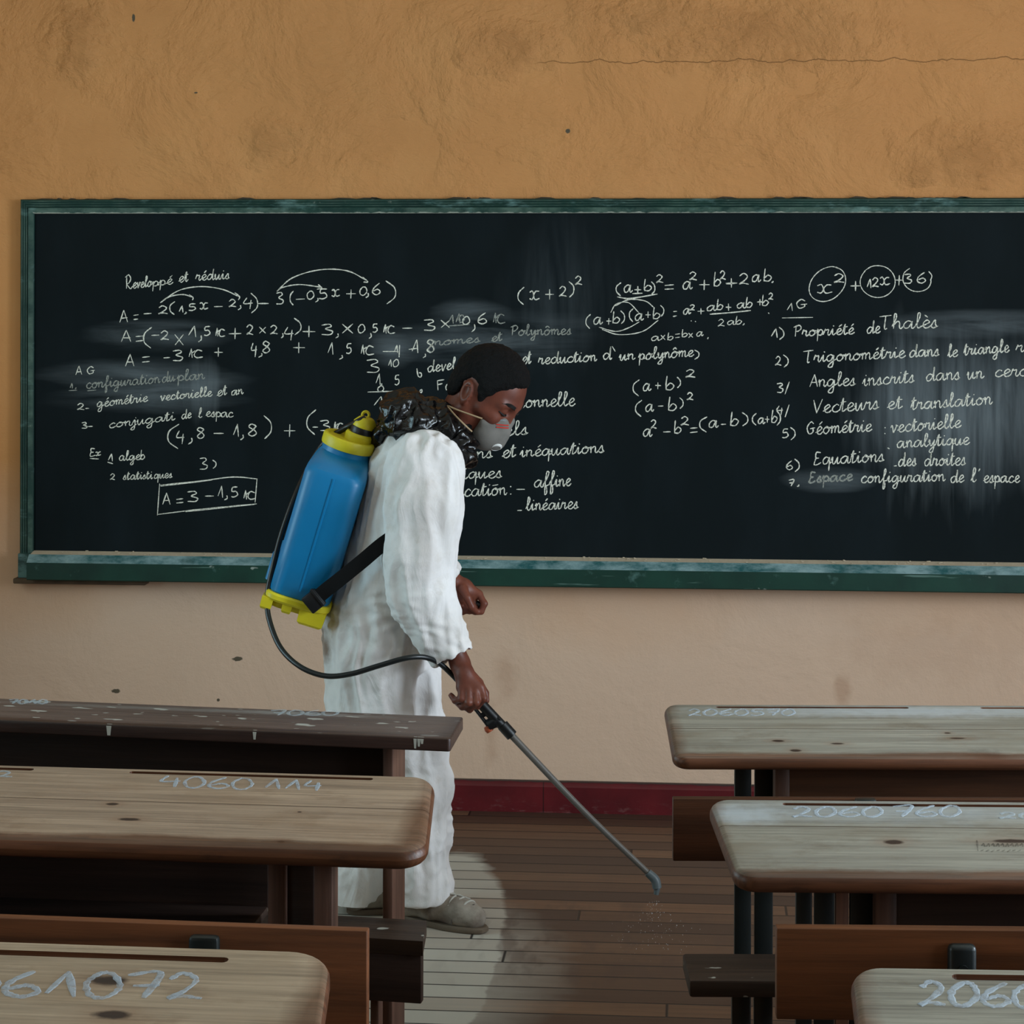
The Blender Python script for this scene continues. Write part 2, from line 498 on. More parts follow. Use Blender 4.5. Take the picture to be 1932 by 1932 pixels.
for x, wins, sg in ((XR, WIN_R, 1), (XL, WIN_L, -1)):
    for (c, w) in wins:
        e = bpy.data.objects.new('window_%d' % k, None); COL.objects.link(e); e.location = (x, c, WZ0); e['kind'] = 'structure'; k += 1
        m = MB(); h = WZ1 - WZ0; x0, x1 = sorted((0.02 * sg, 0.08 * sg))
        for (a, b_, z0, z1) in ((-w / 2, -w / 2 + 0.05, 0, h), (w / 2 - 0.05, w / 2, 0, h), (-w / 2, w / 2, 0, 0.05), (-w / 2, w / 2, h - 0.05, h), (-0.03, 0.03, 0, h)):
            m.box((x0, a, z0), (x1, b_, z1))
        m.obj('window_frame', M_WFRAME, e, False)
        x0, x1 = sorted((-0.06 * sg, 0.25 * sg))
        MB().box((x0, -w / 2 - 0.05, -0.04), (x1, w / 2 + 0.05, 0.0)).obj('window_sill', M_CEIL, e, False)

def baseboard():
    b = NB('oxblood baseboard paint', 0.42, 0.45)
    o = b.xyz()
    c = b.mix(b.ramp(b.noise(8, 5), 0.35, 0.7), lin(98, 22, 28), lin(78, 16, 22))
    wear = b.math('MULTIPLY', b.ramp(b.noise(30, 8, b.mapv((1, 1, 3)), 0.7), 0.54, 0.66), b.ramp(b.math('ADD', o[2], b.math('MULTIPLY', b.noise(6, 3), 0.05)), 0.075, 0.02))
    c = b.mix(b.math('MULTIPLY', wear, 0.6), c, lin(120, 84, 82))
    j = WF.py(1026, 1500, 0)[0]
    fx = b.math('ABSOLUTE', b.math('SUBTRACT', b.math('FRACT', b.math('DIVIDE', b.math('SUBTRACT', o[0], j - 1.3), 2.6)), 0.5))
    c = b.mix(b.math('MULTIPLY', b.ramp(fx, 0.0010, 0.0003), 0.8), c, lin(20, 10, 10))
    c = b.mix(b.ramp(b.math('ADD', o[2], b.math('MULTIPLY', b.noise(25, 4), 0.008)), 0.094, 0.0965), c, lin(60, 45, 40))
    b.color(c); b.bump(b.noise(20, 5), 0.2, 0.004)
    prof = [(-0.022, 0.0), (-0.022, 0.078), (-0.018, 0.083), (-0.013, 0.088), (-0.012, 0.095), (0, 0.095), (0, 0.0)]
    m = MB(); n = len(prof)
    m.loft([[(x, WALLY + p[0], p[1]) for p in prof][::-1] for x in (XL, XR)])
    struct(m.obj('baseboard_back', b.m, None, False))
baseboard()

# ------------------------------------------------------------------ blackboard
BX0 = WF.py(37, 700, -0.03)[0]; BX1 = 2.55
BZ0 = WF.py(1932, 1120, -0.095)[2]; BZT = 1.8812
BF = Frame((BX0, WALLY, BZ0), 0)
board = empty('blackboard', BF, 'long blackboard with green painted frame and chalk ledge, covered in algebra notes', 'blackboard')
bl = lambda x, y, ly=-0.022: BF.py(x, y, ly)
LBX = BX1 - BX0

def board_material():
    b = NB('slate paint', 0.75, 0.12)
    o = b.xyz()
    n = b.noise(1.4, 6)
    c = b.mix(n, lin(11, 18, 20), lin(16, 25, 28))
    c = b.mix(b.math('MULTIPLY', b.ramp(b.noise(5, 6, b.mapv((1, 1, 0.35)), 0.6), 0.45, 0.8), 0.35), c, lin(30, 40, 46))
    # chalk dust wiped about with a cloth
    def smear(px, py, rx, rz, k, vec, lo=0.42, hi=0.8, soft=0.85, colr=(150, 160, 165)):
        nonlocal c
        p = bl(px, py)
        wob = b.math('MULTIPLY', b.math('SUBTRACT', b.noise(5.5, 5, vec), 0.5), 2.0)
        m = b.math('MULTIPLY', b.ellip((p[0], p[2]), (rx / 614, rz / 614), (0, 2), wob, soft), b.ramp(b.noise(7, 7, vec, 0.6, 0.5), lo, hi))
        c = b.mix(b.math('MULTIPLY', m, k), c, lin(*colr))
    vert = b.mapv((2.6, 1, 0.22), (0, 0, 0), (0, 0.12, 0))
    vert2 = b.mapv((4.0, 1, 0.25), (5, 0, 0), (0, -0.25, 0))
    horz = b.mapv((0.3, 1, 2.4), (0, 0, 0), (0, -0.08, 0))
    smear(1860, 775, 150, 95, 0.55, vert, 0.25, 0.8)
    smear(1770, 790, 95, 100, 0.38, vert2, 0.4, 0.7)
    smear(1690, 740, 26, 80, 0.35, vert, 0.35, 0.7)
    smear(1870, 612, 110, 16, 0.45, horz, 0.3, 0.7)
    smear(285, 712, 125, 22, 0.55, horz, 0.3, 0.7)
    smear(378, 735, 22, 36, 0.4, vert2, 0.3, 0.7)
    smear(255, 750, 110, 16, 0.35, horz, 0.35, 0.7)
    smear(300, 632, 90, 18, 0.4, horz, 0.35, 0.7)
    smear(880, 645, 120, 22, 0.4, horz, 0.35, 0.75)
    smear(1010, 625, 80, 25, 0.25, horz, 0.35, 0.75)
    smear(890, 600, 45, 25, 0.35, horz, 0.35, 0.7)
    smear(1568, 905, 46, 14, 0.45, horz, 0.3, 0.7)
    smear(740, 662, 25, 20, 0.3, horz, 0.35, 0.7)
    smear(1050, 560, 70, 90, 0.12, vert, 0.4, 0.8)
    b.color(c); b.rough(b.math('ADD', 0.65, b.math('MULTIPLY', n, 0.25)))
    b.bump(b.noise(90, 5), 0.08, 0.002)
    return b.m
def frame_material(name, worn, edge=None):
    b = NB(name, 0.5, 0.35)
    c = b.mix(b.ramp(b.noise(6, 6), 0.35, 0.7), lin(22, 58, 50), lin(14, 44, 40))
    s = b.ramp(b.noise(16, 8, b.mapv((0.5, 1, 1.6)), 0.68), 0.62 - worn, 0.76 - worn)
    c = b.mix(b.math('MULTIPLY', s, 0.75), c, lin(104, 138, 134))
    s2 = b.ramp(b.noise(22, 6, b.mapv((1, 1, 1), (4, 2, 9)), 0.6), 0.70 - worn * 0.5, 0.76 - worn * 0.5)
    c = b.mix(b.math('MULTIPLY', s2, 0.7), c, lin(168, 172, 158))
    o = b.xyz()
    if edge:
        dist = b.math('SUBTRACT', H_, o[2]) if edge == 'top' else o[0]
        wear = b.ramp(b.noise(9, 6, b.mapv((1, 1, 1), (3, 0, 8)), 0.65), 0.42, 0.66)
        for k in (0.0065, 0.0140, 0.0215):          # thin highlights painted along the bead crests, broken up by wear
            c = b.mix(b.math('MULTIPLY', b.math('MULTIPLY', b.ramp(b.math('ABSOLUTE', b.math('SUBTRACT', dist, k)), 0.0018, 0.0007), wear), 0.5), c, lin(112, 134, 122))
        band = b.math('MULTIPLY', b.ramp(b.math('ABSOLUTE', b.math('SUBTRACT', dist, 0.035)), 0.009, 0.006), b.ramp(b.noise(20, 7, b.mapv((0.6, 1, 0.9), (1, 5, 2)), 0.65), 0.42, 0.66))
        c = b.mix(b.math('MULTIPLY', band, 0.5), c, lin(104, 128, 114))
    if edge == 'top':                               # paint chipped along the inner edge
        ed = b.math('ADD', b.math('SUBTRACT', dist, 0.0445), b.math('MULTIPLY', b.math('SUBTRACT', b.noise(35, 5), 0.5), 0.014))
        c = b.mix(b.math('MULTIPLY', b.ramp(b.math('ABSOLUTE', ed), 0.0032, 0.001), 0.8), c, lin(180, 182, 168))
    b.color(c); b.bump(b.noise(30, 5), 0.2, 0.003)
    return b.m
H_ = BZT - BZ0
M_FRAME = frame_material('green gloss paint', 0.07, 'top'); M_STILE = frame_material('green stile paint', 0.05, 'side')
M_FWORN = frame_material('worn green paint', 0.2)
H_ = BZT - BZ0
PZ0 = 0.783 - BZ0                      # foot of the writing surface
panel = MB().box((0.01, -0.022, PZ0 - 0.05), (LBX - 0.01, 0, H_ - 0.01)).obj('writing_panel', board_material(), board, False)

def frame_profile():
    # (distance from the outer edge, depth): two beads, then a flat inner band
    p = [(0, 0), (0, -0.030), (0.002, -0.034)]
    for k in range(3):
        s = 0.003 + k * 0.0075
        p += [(s, -0.036), (s + 0.0045, -0.0375), (s + 0.0058, -0.034), (s + 0.0066, -0.034)]
    p += [(0.0268, -0.040), (0.043, -0.040), (0.045, -0.037), (0.045, 0)]
    return [(a, d * 0.78) for a, d in p]
FP = frame_profile()
def rail(name, pts, mat):
    """pts: for every profile point the start and the end"""
    m = MB(); m.loft([[pts(q, e) for q in FP] for e in (0, 1)])
    return m.obj(name, mat, board, True, 12)
rail('top_rail', lambda q, e: ((q[0] if e == 0 else LBX - q[0]), q[1], H_ - q[0]), M_FRAME)
rail('side_stile', lambda q, e: (q[0], q[1], (H_ - q[0] if e == 0 else 0.012)), M_STILE)
rail('side_stile', lambda q, e: (LBX - q[0], q[1], (H_ - q[0] if e == 0 else 0.012)), M_FRAME)
# ragged dirt and paint along the top of the rail
m = MB(); rng = random.Random(3)
for i in range(46):
    x = rng.uniform(0.02, LBX); w = rng.uniform(0.008, 0.05); h = rng.uniform(0.002, 0.006)
    m.add([(x - w, -0.020, H_ - 0.001), (x - w * 0.3, -0.022, H_ + h), (x + w * 0.4, -0.020, H_ + h * 0.8), (x + w, -0.020, H_ - 0.001), (x - w, 0, H_ - 0.001), (x - w * 0.3, 0, H_ + h * 0.6), (x + w * 0.4, 0, H_ + h * 0.5), (x + w, 0, H_ - 0.001)],
          [(0, 1, 2, 3), (7, 6, 5, 4), (1, 5, 6, 2), (0, 4, 5, 1), (2, 6, 7, 3)])
tag(m.obj('dust_crust', plain('old dust', (74, 60, 46), 0.9), board, False), kind='stuff')
# chalk ledge
tx0 = bl(50, 1070, -0.095)[0]
tz = lambda z: z - BZ0
m = MB(); prof = [(0, 0.0), (-0.092, 0.0), (-0.095, 0.003), (-0.095, tz(0.755)), (-0.070, tz(0.778)), (-0.064, tz(0.775)), (-0.022, tz(0.784)), (0, tz(0.784))]
def ledge_mat():
    b = NB('ledge paint', 0.5, 0.35)
    g = b.xyz(b.n('NewGeometry').outputs['Normal'])
    c = b.mix(b.ramp(b.noise(6, 6), 0.35, 0.7), lin(20, 60, 48), lin(12, 44, 36))
    s = b.ramp(b.noise(14, 8, b.mapv((1, 1, 1)), 0.68), 0.62, 0.74)
    c = b.mix(b.math('MULTIPLY', s, 0.5), c, lin(96, 132, 126))
    chips = b.ramp(b.noise(17, 3, b.mapv((0.8, 1, 1.6), (7, 0, 3)), 0.5), 0.70, 0.73)
    c = b.mix(b.math('MULTIPLY', chips, 0.8), c, lin(160, 168, 158))
    sc_ = b.math('MULTIPLY', b.ramp(b.noise(24, 4, b.mapv((0.15, 1, 4)), 0.6), 0.66, 0.7), 0.55)
    c = b.mix(sc_, c, lin(110, 140, 130))
    b.color(c); b.bump(b.noise(30, 5), 0.2, 0.003)
    return b.m
def chamfer_mat():
    b = NB('ledge worn edge', 0.55, 0.3)
    n = b.noise(15, 9, b.mapv((0.6, 1, 1.2)), 0.72)
    c = b.mix(b.ramp(n, 0.38, 0.62), lin(34, 84, 86), lin(132, 158, 160))
    c = b.mix(b.ramp(b.noise(9, 5, b.mapv((1, 1, 1), (3, 3, 3))), 0.62, 0.75), c, lin(26, 62, 58))
    b.color(c); b.bump(n, 0.2, 0.003)
    return b.m
def dust_mat():
    b = NB('chalk dust', 0.95, 0.1)
    b.color(b.mix(b.noise(25, 6), lin(206, 190, 166), lin(176, 158, 136)))
    b.bump(b.noise(120, 4), 0.5, 0.004)
    return b.m
m.loft([[(x, p[0], p[1]) for p in prof] for x in (tx0, LBX)])
tray = m.obj('chalk_ledge', ledge_mat(), board, False)
tray.data.materials.append(chamfer_mat()); tray.data.materials.append(dust_mat())
for p in tray.data.polygons:
    if p.normal.z > 0.3: p.material_index = 1 if p.normal.y < -0.3 else 2
# crumbs of chalk lying along the ledge
m = MB(); rng = random.Random(11)
for i in range(170):
    x = rng.uniform(tx0 + 0.05, LBX - 0.2); y = rng.uniform(-0.058, -0.026); r = rng.choice((0.0010, 0.0012, 0.0015, 0.0022))
    m.box((x - r * rng.uniform(1, 2.5), y - r, tz(0.776) + (y + 0.064) * 0.2), (x + r * rng.uniform(1, 2.5), y + r, tz(0.776) + (y + 0.064) * 0.2 + r * 1.4), r * 0.5, 1)
tag(m.obj('chalk_crumbs', dust_mat(), board), kind='stuff')
# stub of the old frame and the batten below the ledge, on the left
MB().box((0.0, -0.045, 0.0), (tx0, -0.002, tz(0.777)), 0.003).obj('end_block', M_FWORN, board)
b0 = bl(25, 1092, -0.05)
MB().box((b0[0], -0.055, -0.017), (b0[0] + 0.42, -0.004, 0.0), 0.004).obj('batten', plain('bare batten', (104, 84, 66), 0.85, 0.2, 0.3, 20), board)

# ------------------------------------------------------------------ handwriting
G = {
'a': [[(.95,.85),(.55,1.0),(.12,.6),(.2,.08),(.6,.1),(.92,.8),(.98,.9),(.95,.2),(1.1,0),(1.35,.25)]],
'b': [[(.12,2.05),(.06,.8),(.1,.0)],[(.08,.45),(.45,1.0),(.82,.62),(.55,.05),(.1,.1)]],
'c': [[(.85,.8),(.55,1),(.15,.6),(.2,.1),(.6,0),(1,.3)]],
'd': [[(.9,.8),(.5,1),(.1,.55),(.25,.02),(.65,.15),(.95,.9),(1.05,2)],[(1.05,2),(.98,.3),(1.1,0),(1.35,.25)]],
'e': [[(0,.2),(.5,.5),(.8,.8),(.55,1.05),(.2,.65),(.3,.05),(.65,0),(1,.3)]],
'f': [[(0,.2),(.5,1.2),(.65,1.9),(.45,2.05),(.35,1.4),(.3,-.9),(.52,-.8),(.5,-.1),(.35,.1),(.9,.3)]],
'g': [[(.9,.8),(.5,1),(.1,.55),(.25,.05),(.65,.2),(.92,.9),(.85,-.7),(.5,-1),(.3,-.7),(.8,-.1),(1.3,.3)]],
'h': [[(0,.3),(.4,1.4),(.4,2),(.2,1.8),(.18,0)],[(.2,.5),(.55,1),(.8,.8),(.8,.2),(.95,0),(1.2,.3)]],
'i': [[(0,.3),(.28,1),(.26,.2),(.4,0),(.7,.3)],[(.35,1.45),(.42,1.58)]],
'j': [[(0,.3),(.35,1),(.3,-.7),(0,-1),(-.1,-.7),(.6,.2)],[(.4,1.45),(.46,1.55)]],
'l': [[(0,.2),(.45,1.3),(.5,1.95),(.28,1.9),(.22,.4),(.4,0),(.75,.3)]],
'm': [[(0,.6),(.15,1),(.18,0)],[(.18,.6),(.45,1),(.6,.8),(.6,0)],[(.6,.6),(.88,1),(1.05,.8),(1.05,.2),(1.2,0),(1.45,.3)]],
'n': [[(0,.6),(.15,1),(.18,0)],[(.18,.6),(.5,1),(.7,.8),(.7,.2),(.85,0),(1.1,.3)]],
'o': [[(.5,1),(.12,.6),(.2,.08),(.55,.02),(.85,.45),(.7,.92),(.45,1),(.6,.8),(1.1,.85)]],
'p': [[(0,.4),(.25,1),(.2,-1)],[(.22,.5),(.55,1),(.9,.65),(.7,.1),(.3,.1)],[(.7,.1),(1.1,.25)]],
'q': [[(.9,.8),(.5,1),(.1,.55),(.25,.05),(.65,.2),(.92,.95),(.88,-1)],[(.88,0),(1.2,.3)]],
'r': [[(0,.3),(.2,1.05),(.3,.85),(.62,.92),(.55,.25),(.7,0),(.95,.3)]],
's': [[(0,.2),(.45,1.05),(.5,.5),(.6,.15),(.3,-.02),(.1,.15)],[(.3,0),(.8,.2)]],
't': [[(0,.3),(.35,1.75),(.28,.2),(.42,0),(.75,.3)],[(.05,1.2),(.7,1.3)]],
'u': [[(0,.5),(.15,1),(.15,.2),(.4,0),(.75,.9)],[(.78,1),(.75,.2),(.9,0),(1.15,.3)]],
'v': [[(0,.7),(.2,1),(.35,.1),(.45,0),(.75,.8),(.7,1),(1,.85)]],
'x': [[(0,.85),(.25,1),(.4,.5),(.25,.05),(0,.15)],[(.9,.95),(.6,.95),(.4,.5),(.55,.05),(.95,.2)]],
'y': [[(0,.6),(.15,1),(.2,.3),(.45,.1),(.75,.9)],[(.8,1),(.7,-.7),(.35,-1),(.2,-.7),(1.05,.3)]],
'A': [[(0,0),(.5,1.8)],[(.5,1.8),(.95,0)],[(.1,.6),(.9,.65)]],
'D': [[(.15,1.6),(.1,0)],[(-.15,1.5),(.5,1.8),(.95,1.3),(.6,.75),(.25,.6),(.5,.3),(.9,-.05),(1.3,.3)]],
'E': [[(.9,1.7),(.35,1.75),(.3,1),(.7,.95)],[(.3,1),(.12,.1),(.5,0),(1,.25)]],
'F': [[(.95,1.85),(.1,1.65)],[(.12,1.65),(.2,0)],[(.12,.95),(.75,1.1)]],
'G': [[(.95,1.5),(.55,1.8),(.1,1),(.35,.1),(.85,.3),(.9,.8)],[(.5,.8),(1.15,.9)]],
'P': [[(.15,0),(.2,1.8)],[(-.1,1.6),(.6,1.9),(.95,1.4),(.6,.9),(.2,.85)]],
'T': [[(-.1,1.7),(1.15,1.85)],[(.55,1.75),(.5,.1),(.75,.05)]],
'V': [[(0,1.8),(.4,0)],[(.4,0),(1,1.85)]],
'0': [[(.3,1),(.05,.6),(.1,.1),(.35,0),(.6,.4),(.5,.9),(.28,1)]],
'1': [[(0,.15),(.26,1)],[(.26,1),(.32,0)]],
'2': [[(.05,.75),(.3,1),(.55,.75),(.35,.35),(.03,.02),(.25,.12),(.65,.02)]],
'3': [[(.03,.93),(.4,1),(.5,.8),(.22,.55),(.57,.35),(.45,.05),(.03,.05)]],
'4': [[(.25,1),(.05,.4),(.62,.42)],[(.52,.75),(.44,-.22)]],
'5': [[(.58,1),(.18,.95),(.12,.58),(.45,.58),(.57,.25),(.3,0),(.03,.05)]],
'6': [[(.5,1),(.15,.6),(.06,.2),(.3,0),(.55,.2),(.4,.45),(.1,.3)]],
'7': [[(.03,.9),(.6,1),(.3,0)],[(.12,.48),(.58,.5)]],
'8': [[(.5,.85),(.25,1),(.1,.78),(.4,.5),(.5,.2),(.28,0),(.08,.2),(.3,.5),(.52,.85)]],
'+': [[(0,.5),(1,.5)],[(.5,1),(.48,0)]],
'-': [[(0,.5),(1,.55)]],
'=': [[(0,.2),(1,.3)],[(0,.8),(1,.9)]],
'*': [[(0,0),(1,1)],[(0,1),(1,0)]],
'(': [[(1,1),(.15,.7),(.1,.3),(.9,0)]],
')': [[(0,1),(.85,.7),(.9,.3),(.1,0)]],
',': [[(.7,1),(.8,.4),(0,0)]],
'.': [[(0,0),(.7,.3),(.9,.9)]],
"'": [[(.2,1.9),(.35,1.5)]],
'/': [[(1,1),(0,0)]],
'N': [[(.1,.15),(.24,1)],[(.24,1),(.3,.05)],[(.95,.75),(.62,.85),(.42,.35),(.6,.05),(1,.12)],[(.3,.55),(.5,.8)]],
}
ACC = {'é': ('e', [(.45, 1.35), (.8, 1.75)]), 'è': ('e', [(.25, 1.75), (.6, 1.4)]), 'ô': ('o', [(.2, 1.35), (.5, 1.65), (.8, 1.35)]), 'ï': ('i', [(.0, 1.5), (.1, 1.6)]), 'ö': ('o', [(.1, 1.4), (.9, 1.5)])}

def glyph(ch):
    if ch in ACC:
        b, s = ACC[ch]; return G[b] + [s]
    return G[ch]
def adv(ch):
    if ch == ' ': return 0.8
    if ch in ACC: ch = ACC[ch][0]
    g = G[ch]
    if ch in 'ij': g = g[:1]
    k = max(p[0] for s in g for p in s)
    return k * 0.96 if ch.islower() else k + 0.12
def word(txt, x0, y0, x1, y1, xh):
    """strokes in pixels for cursive text whose baseline runs from (x0,y0) to (x1,y1)"""
    pos = 0; items = []
    for ch in txt:
        if ch != ' ': items.append((ch, pos))
        pos += adv(ch)
    sx = (x1 - x0) / max(pos, 0.1); out = []
    for ch, p in items:
        for st in glyph(ch):
            out.append([(x0 + (p + a) * sx + b * xh * 0.06, y0 + (y1 - y0) * ((p + a) * sx / (x1 - x0)) - b * xh) for a, b in st])
    return out
def sym(ch, x0, y0, x1, y1):
    """a glyph fitted to the box: left, top, right, bottom"""
    g = glyph(ch)
    xs = [p[0] for s in g for p in s]; ys = [p[1] for s in g for p in s]
    a, b = min(xs), max(xs); c, d = min(ys), max(ys)
    if ch == '-': c, d = 0, 1
    return [[(x0 + (p[0] - a) / (b - a) * (x1 - x0), y1 - (p[1] - c) / (d - c) * (y1 - y0)) for p in s] for s in g]

def ribbon(m, P, w, up, rng, thick=0.0006):
    """a raised stroke along the 3D points P; up is the surface normal"""
    up = np.array(up, float); rings = []
    for i, p in enumerate(P):
        t = P[min(i + 1, len(P) - 1)] - P[max(i - 1, 0)]; L = np.linalg.norm(t)
        t = t / L if L > 1e-9 else np.array([1.0, 0, 0])
        s = np.cross(up, t)
        ww = w * (0.5 + 0.16 * rng.uniform(-1, 1)) * (0.6 if i in (0, len(P) - 1) else 1)
        rings.append([p - s * ww, p - s * ww * 0.6 + up * thick, p + s * ww * 0.6 + up * thick, p + s * ww])
    m.loft(rings)

def chalk_mat(name, rgb, alpha, scale=140):
    b = NB(name, 0.95, 0.05)
    b.color(lin(*rgb))
    n = b.ramp(b.noise(scale, 4, None, 0.7), 0.36, 0.54)
    b.put(b.b.inputs['Alpha'], b.math('MULTIPLY', b.math('ADD', 0.35, b.math('MULTIPLY', n, 0.65)), alpha))
    return b.m
M_CHALK = chalk_mat('chalk', (236, 234, 220), 0.97)
M_CHALK_DIM = chalk_mat('rubbed chalk', (186, 188, 178), 0.5)
rngw = random.Random(5)
def clusters(strokes):
    """strokes that stand together: bounding boxes nearer than half their size"""
    m = [(np.array(q)[:, :2].min(0), np.array(q)[:, :2].max(0)) for q in strokes]
    lab = list(range(len(m)))
    def root(i):
        while lab[i] != i: i = lab[i]
        return i
    for i in range(len(m)):
        for j in range(i):
            gap = np.linalg.norm(np.maximum(0, np.maximum(m[i][0] - m[j][1], m[j][0] - m[i][1])))
            if gap <= max(11.5, 0.46 * max((m[i][1] - m[i][0]).max(), (m[j][1] - m[j][0]).max())): lab[root(i)] = root(j)
    g = {}
    for i in range(len(m)): g.setdefault(root(i), []).append(strokes[i])
    return list(g.values())
def write(strokes, mat=None, w=0.0035, samp=6):
    for grp in clusters(strokes):
        m = MB()
        for s in grp:
            P2 = smooth_path([(x + rngw.uniform(-.4, .4), y + rngw.uniform(-.4, .4), 0) for x, y in s], samp)
            ribbon(m, [bl(p[0], p[1], -0.0224) for p in P2], w, (0, -1, 0), rngw)
        m.obj('chalk_lettering', mat or M_CHALK, panel, False)

def line(*parts):
    """parts: (char, x0, ytop, x1, ybottom) symbols or (word, x0, y0, x1, y1, xheight) words or lists of points"""
    out = []
    for p in parts:
        if isinstance(p, list): out.append(p)
        elif len(p) == 6: out += word(*p)
        else: out += sym(*p)
    return out
T = write
T(line(('D', 236, 519, 250, 545), ('evelo', 250, 544, 286, 540, 10), ('ppé', 286, 541, 326, 535, 9), ('et', 337, 533, 355, 530, 10), ('réduis', 369, 529, 433, 526, 10)), w=0.0031)
T(line(('A', 226, 585, 241, 608), ('=', 252, 594, 261, 603), ('-', 271, 587, 286, 597), ('2', 299, 577, 317, 592), ('(', 321, 569, 330, 594), ('1', 338, 577, 345, 590), (',', 347, 588, 351, 593), ('5', 356, 573, 369, 586), ('x', 377, 571, 393, 583), ('-', 404, 573, 420, 584),
       ('2', 432, 565, 446, 579), (',', 449, 576, 454, 585), ('4', 460, 562, 477, 583), (')', 473, 553, 485, 591), ('-', 487, 568, 507, 578), ('3', 521, 552, 534, 573), ('(', 548, 549, 554, 576), ('-', 558, 560, 575, 569), ('0', 580, 549, 592, 564), (',', 595, 562, 600, 570), ('5', 602, 545, 617, 564),
       ('x', 626, 546, 641, 559), ('+', 653, 546, 671, 563), ('0', 679, 541, 692, 557), (',', 690, 553, 695, 562), ('6', 703, 534, 717, 556), (')', 728, 530, 745, 573)))
T([[(302, 571), (320, 560), (345, 556), (364, 561)], [(357, 556), (364, 561), (363, 566)], [(306, 568), (340, 547), (380, 541), (420, 546), (451, 560)], [(443, 552), (452, 560), (450, 566)],
   [(522, 550), (534, 542), (565, 537), (607, 542)], [(600, 537), (607, 543), (598, 546)], [(522, 550), (552, 524), (603, 509), (655, 511), (694, 531)], [(684, 523), (694, 532), (686, 532)]], w=0.0033)
T(line(('A', 229, 623, 247, 645), ('=', 256, 634, 270, 644), ('(', 272, 617, 286, 657), ('-', 286, 628, 300, 638), ('2', 303, 624, 319, 641), ('*', 330, 631, 346, 651), ('1', 356, 615, 369, 636), (',', 374, 633, 380, 645), ('5', 385, 616, 396, 633), ('N', 407, 619, 425, 635), ('+', 432, 619, 455, 640),
       ('2', 465, 613, 478, 631), ('*', 489, 617, 501, 629), ('2', 510, 614, 524, 630), (',', 530, 629, 534, 638), ('4', 537, 617, 554, 642), (')', 555, 600, 567, 632), ('+', 571, 615, 595, 636), ('3', 607, 612, 627, 631), (',', 633, 629, 638, 638), ('*', 646, 611, 666, 629), ('0', 676, 612, 688, 628),
       (',', 696, 628, 700, 639), ('5', 703, 611, 712, 627), ('N', 724, 612, 745, 629), ('-', 759, 615, 778, 624), ('3', 800, 603, 820, 623), ('*', 832, 604, 848, 618), ('0', 873, 597, 886, 612), (',', 890, 612, 896, 626), ('6', 902, 590, 918, 611)))
T(line(('1', 846, 594, 855, 611), ('1', 860, 592, 868, 610), ('0', 866, 594, 876, 608), [(844, 615), (886, 612)], ('N', 931, 590, 953, 610)), M_CHALK_DIM)
T(line(('A', 237, 668, 253, 691), ('=', 268, 673, 282, 683), ('-', 309, 670, 321, 680), ('3', 326, 661, 344, 680), ('N', 357, 658, 383, 675), ('+', 404, 656, 420, 673), ('4', 474, 647, 485, 674), (',', 488, 666, 494, 674), ('8', 496, 644, 509, 666), ('+', 553, 646, 575, 666), ('1', 619, 646, 628, 669),
       (',', 640, 670, 646, 678), ('5', 653, 648, 663, 667), ('N', 681, 650, 706, 669), ('-', 722, 659, 752, 668), ('1', 744, 651, 750, 666), [(754, 651), (753, 674)], ('1', 778, 641, 788, 666), [(771, 659), (787, 657)], (',', 798, 667, 803, 675), ('8', 806, 641, 819, 665)))
T(line(('3', 692, 678, 715, 702), ('1', 733, 678, 738, 692), ('0', 742, 678, 752, 692), ('1', 709, 705, 717, 726), (',', 717, 723, 720, 728), ('5', 745, 708, 753, 726), ('0', 713, 728, 724, 739), [(694, 740), (720, 739), (748, 738)], ('1', 706, 748, 722, 767)), w=0.0031)
T(word('nomes', 818, 652, 906, 645, 8) + word('et', 927, 645, 947, 642, 9) + word('Polynômes', 964, 633, 1078, 631, 10) + sym('8', 808, 641, 820, 664), M_CHALK_DIM)
T(line(('devel', 806, 702, 860, 696, 11), [(786, 695), (789, 709), (794, 711), (795, 705), (790, 703)], [(790, 738), (795, 741), (796, 735), (792, 737)]))
T(line(('et', 984, 688, 1002, 685, 13), ('reduction', 1015, 687, 1126, 681, 11), ('d', 1137, 678, 1154, 678, 12), [(1155, 653), (1161, 663)], ('un', 1168, 680, 1198, 678, 11), ('polynôme', 1204, 679, 1309, 672, 11), (')', 1310, 660, 1318, 678)))
T(line(('F', 825, 716, 838, 736), ('a', 840, 736, 853, 735, 12), ('ionnelle', 981, 769, 1085, 765, 13)))
T(line(('(', 318, 800, 338, 847), ('4', 333, 813, 348, 838), (',', 355, 826, 362, 838), ('8', 372, 807, 385, 827), ('-', 403, 813, 422, 823), ('1', 440, 800, 450, 824), (',', 454, 820, 459, 830), ('8', 469, 800, 484, 823), (')', 498, 784, 511, 828), ('+', 536, 801, 557, 824), ('(', 580, 773, 596, 820),
       ('-', 590, 802, 600, 810), ('3', 604, 793, 622, 812), ('N', 630, 796, 648, 812)))
T(line(('A', 143, 691, 154, 707), ('G', 165, 692, 179, 705)), w=0.0031)
T(line(('1', 132, 723, 137, 733), ('.', 141, 731, 144, 734), [(130, 737), (146, 736)], ('configuration', 162, 733, 302, 722, 10), ('du', 305, 722, 330, 718, 10), ('plan', 334, 719, 386, 715, 10), [(165, 737), (182, 736)]), M_CHALK_DIM)
T(line(('2', 146, 761, 159, 773), ('-', 161, 767, 168, 775), ('géométrie', 182, 768, 279, 757, 9), ('vectorielle', 302, 756, 400, 747, 9), ('et', 409, 748, 428, 744, 10), ('an', 436, 746, 459, 743, 9)), w=0.0030)
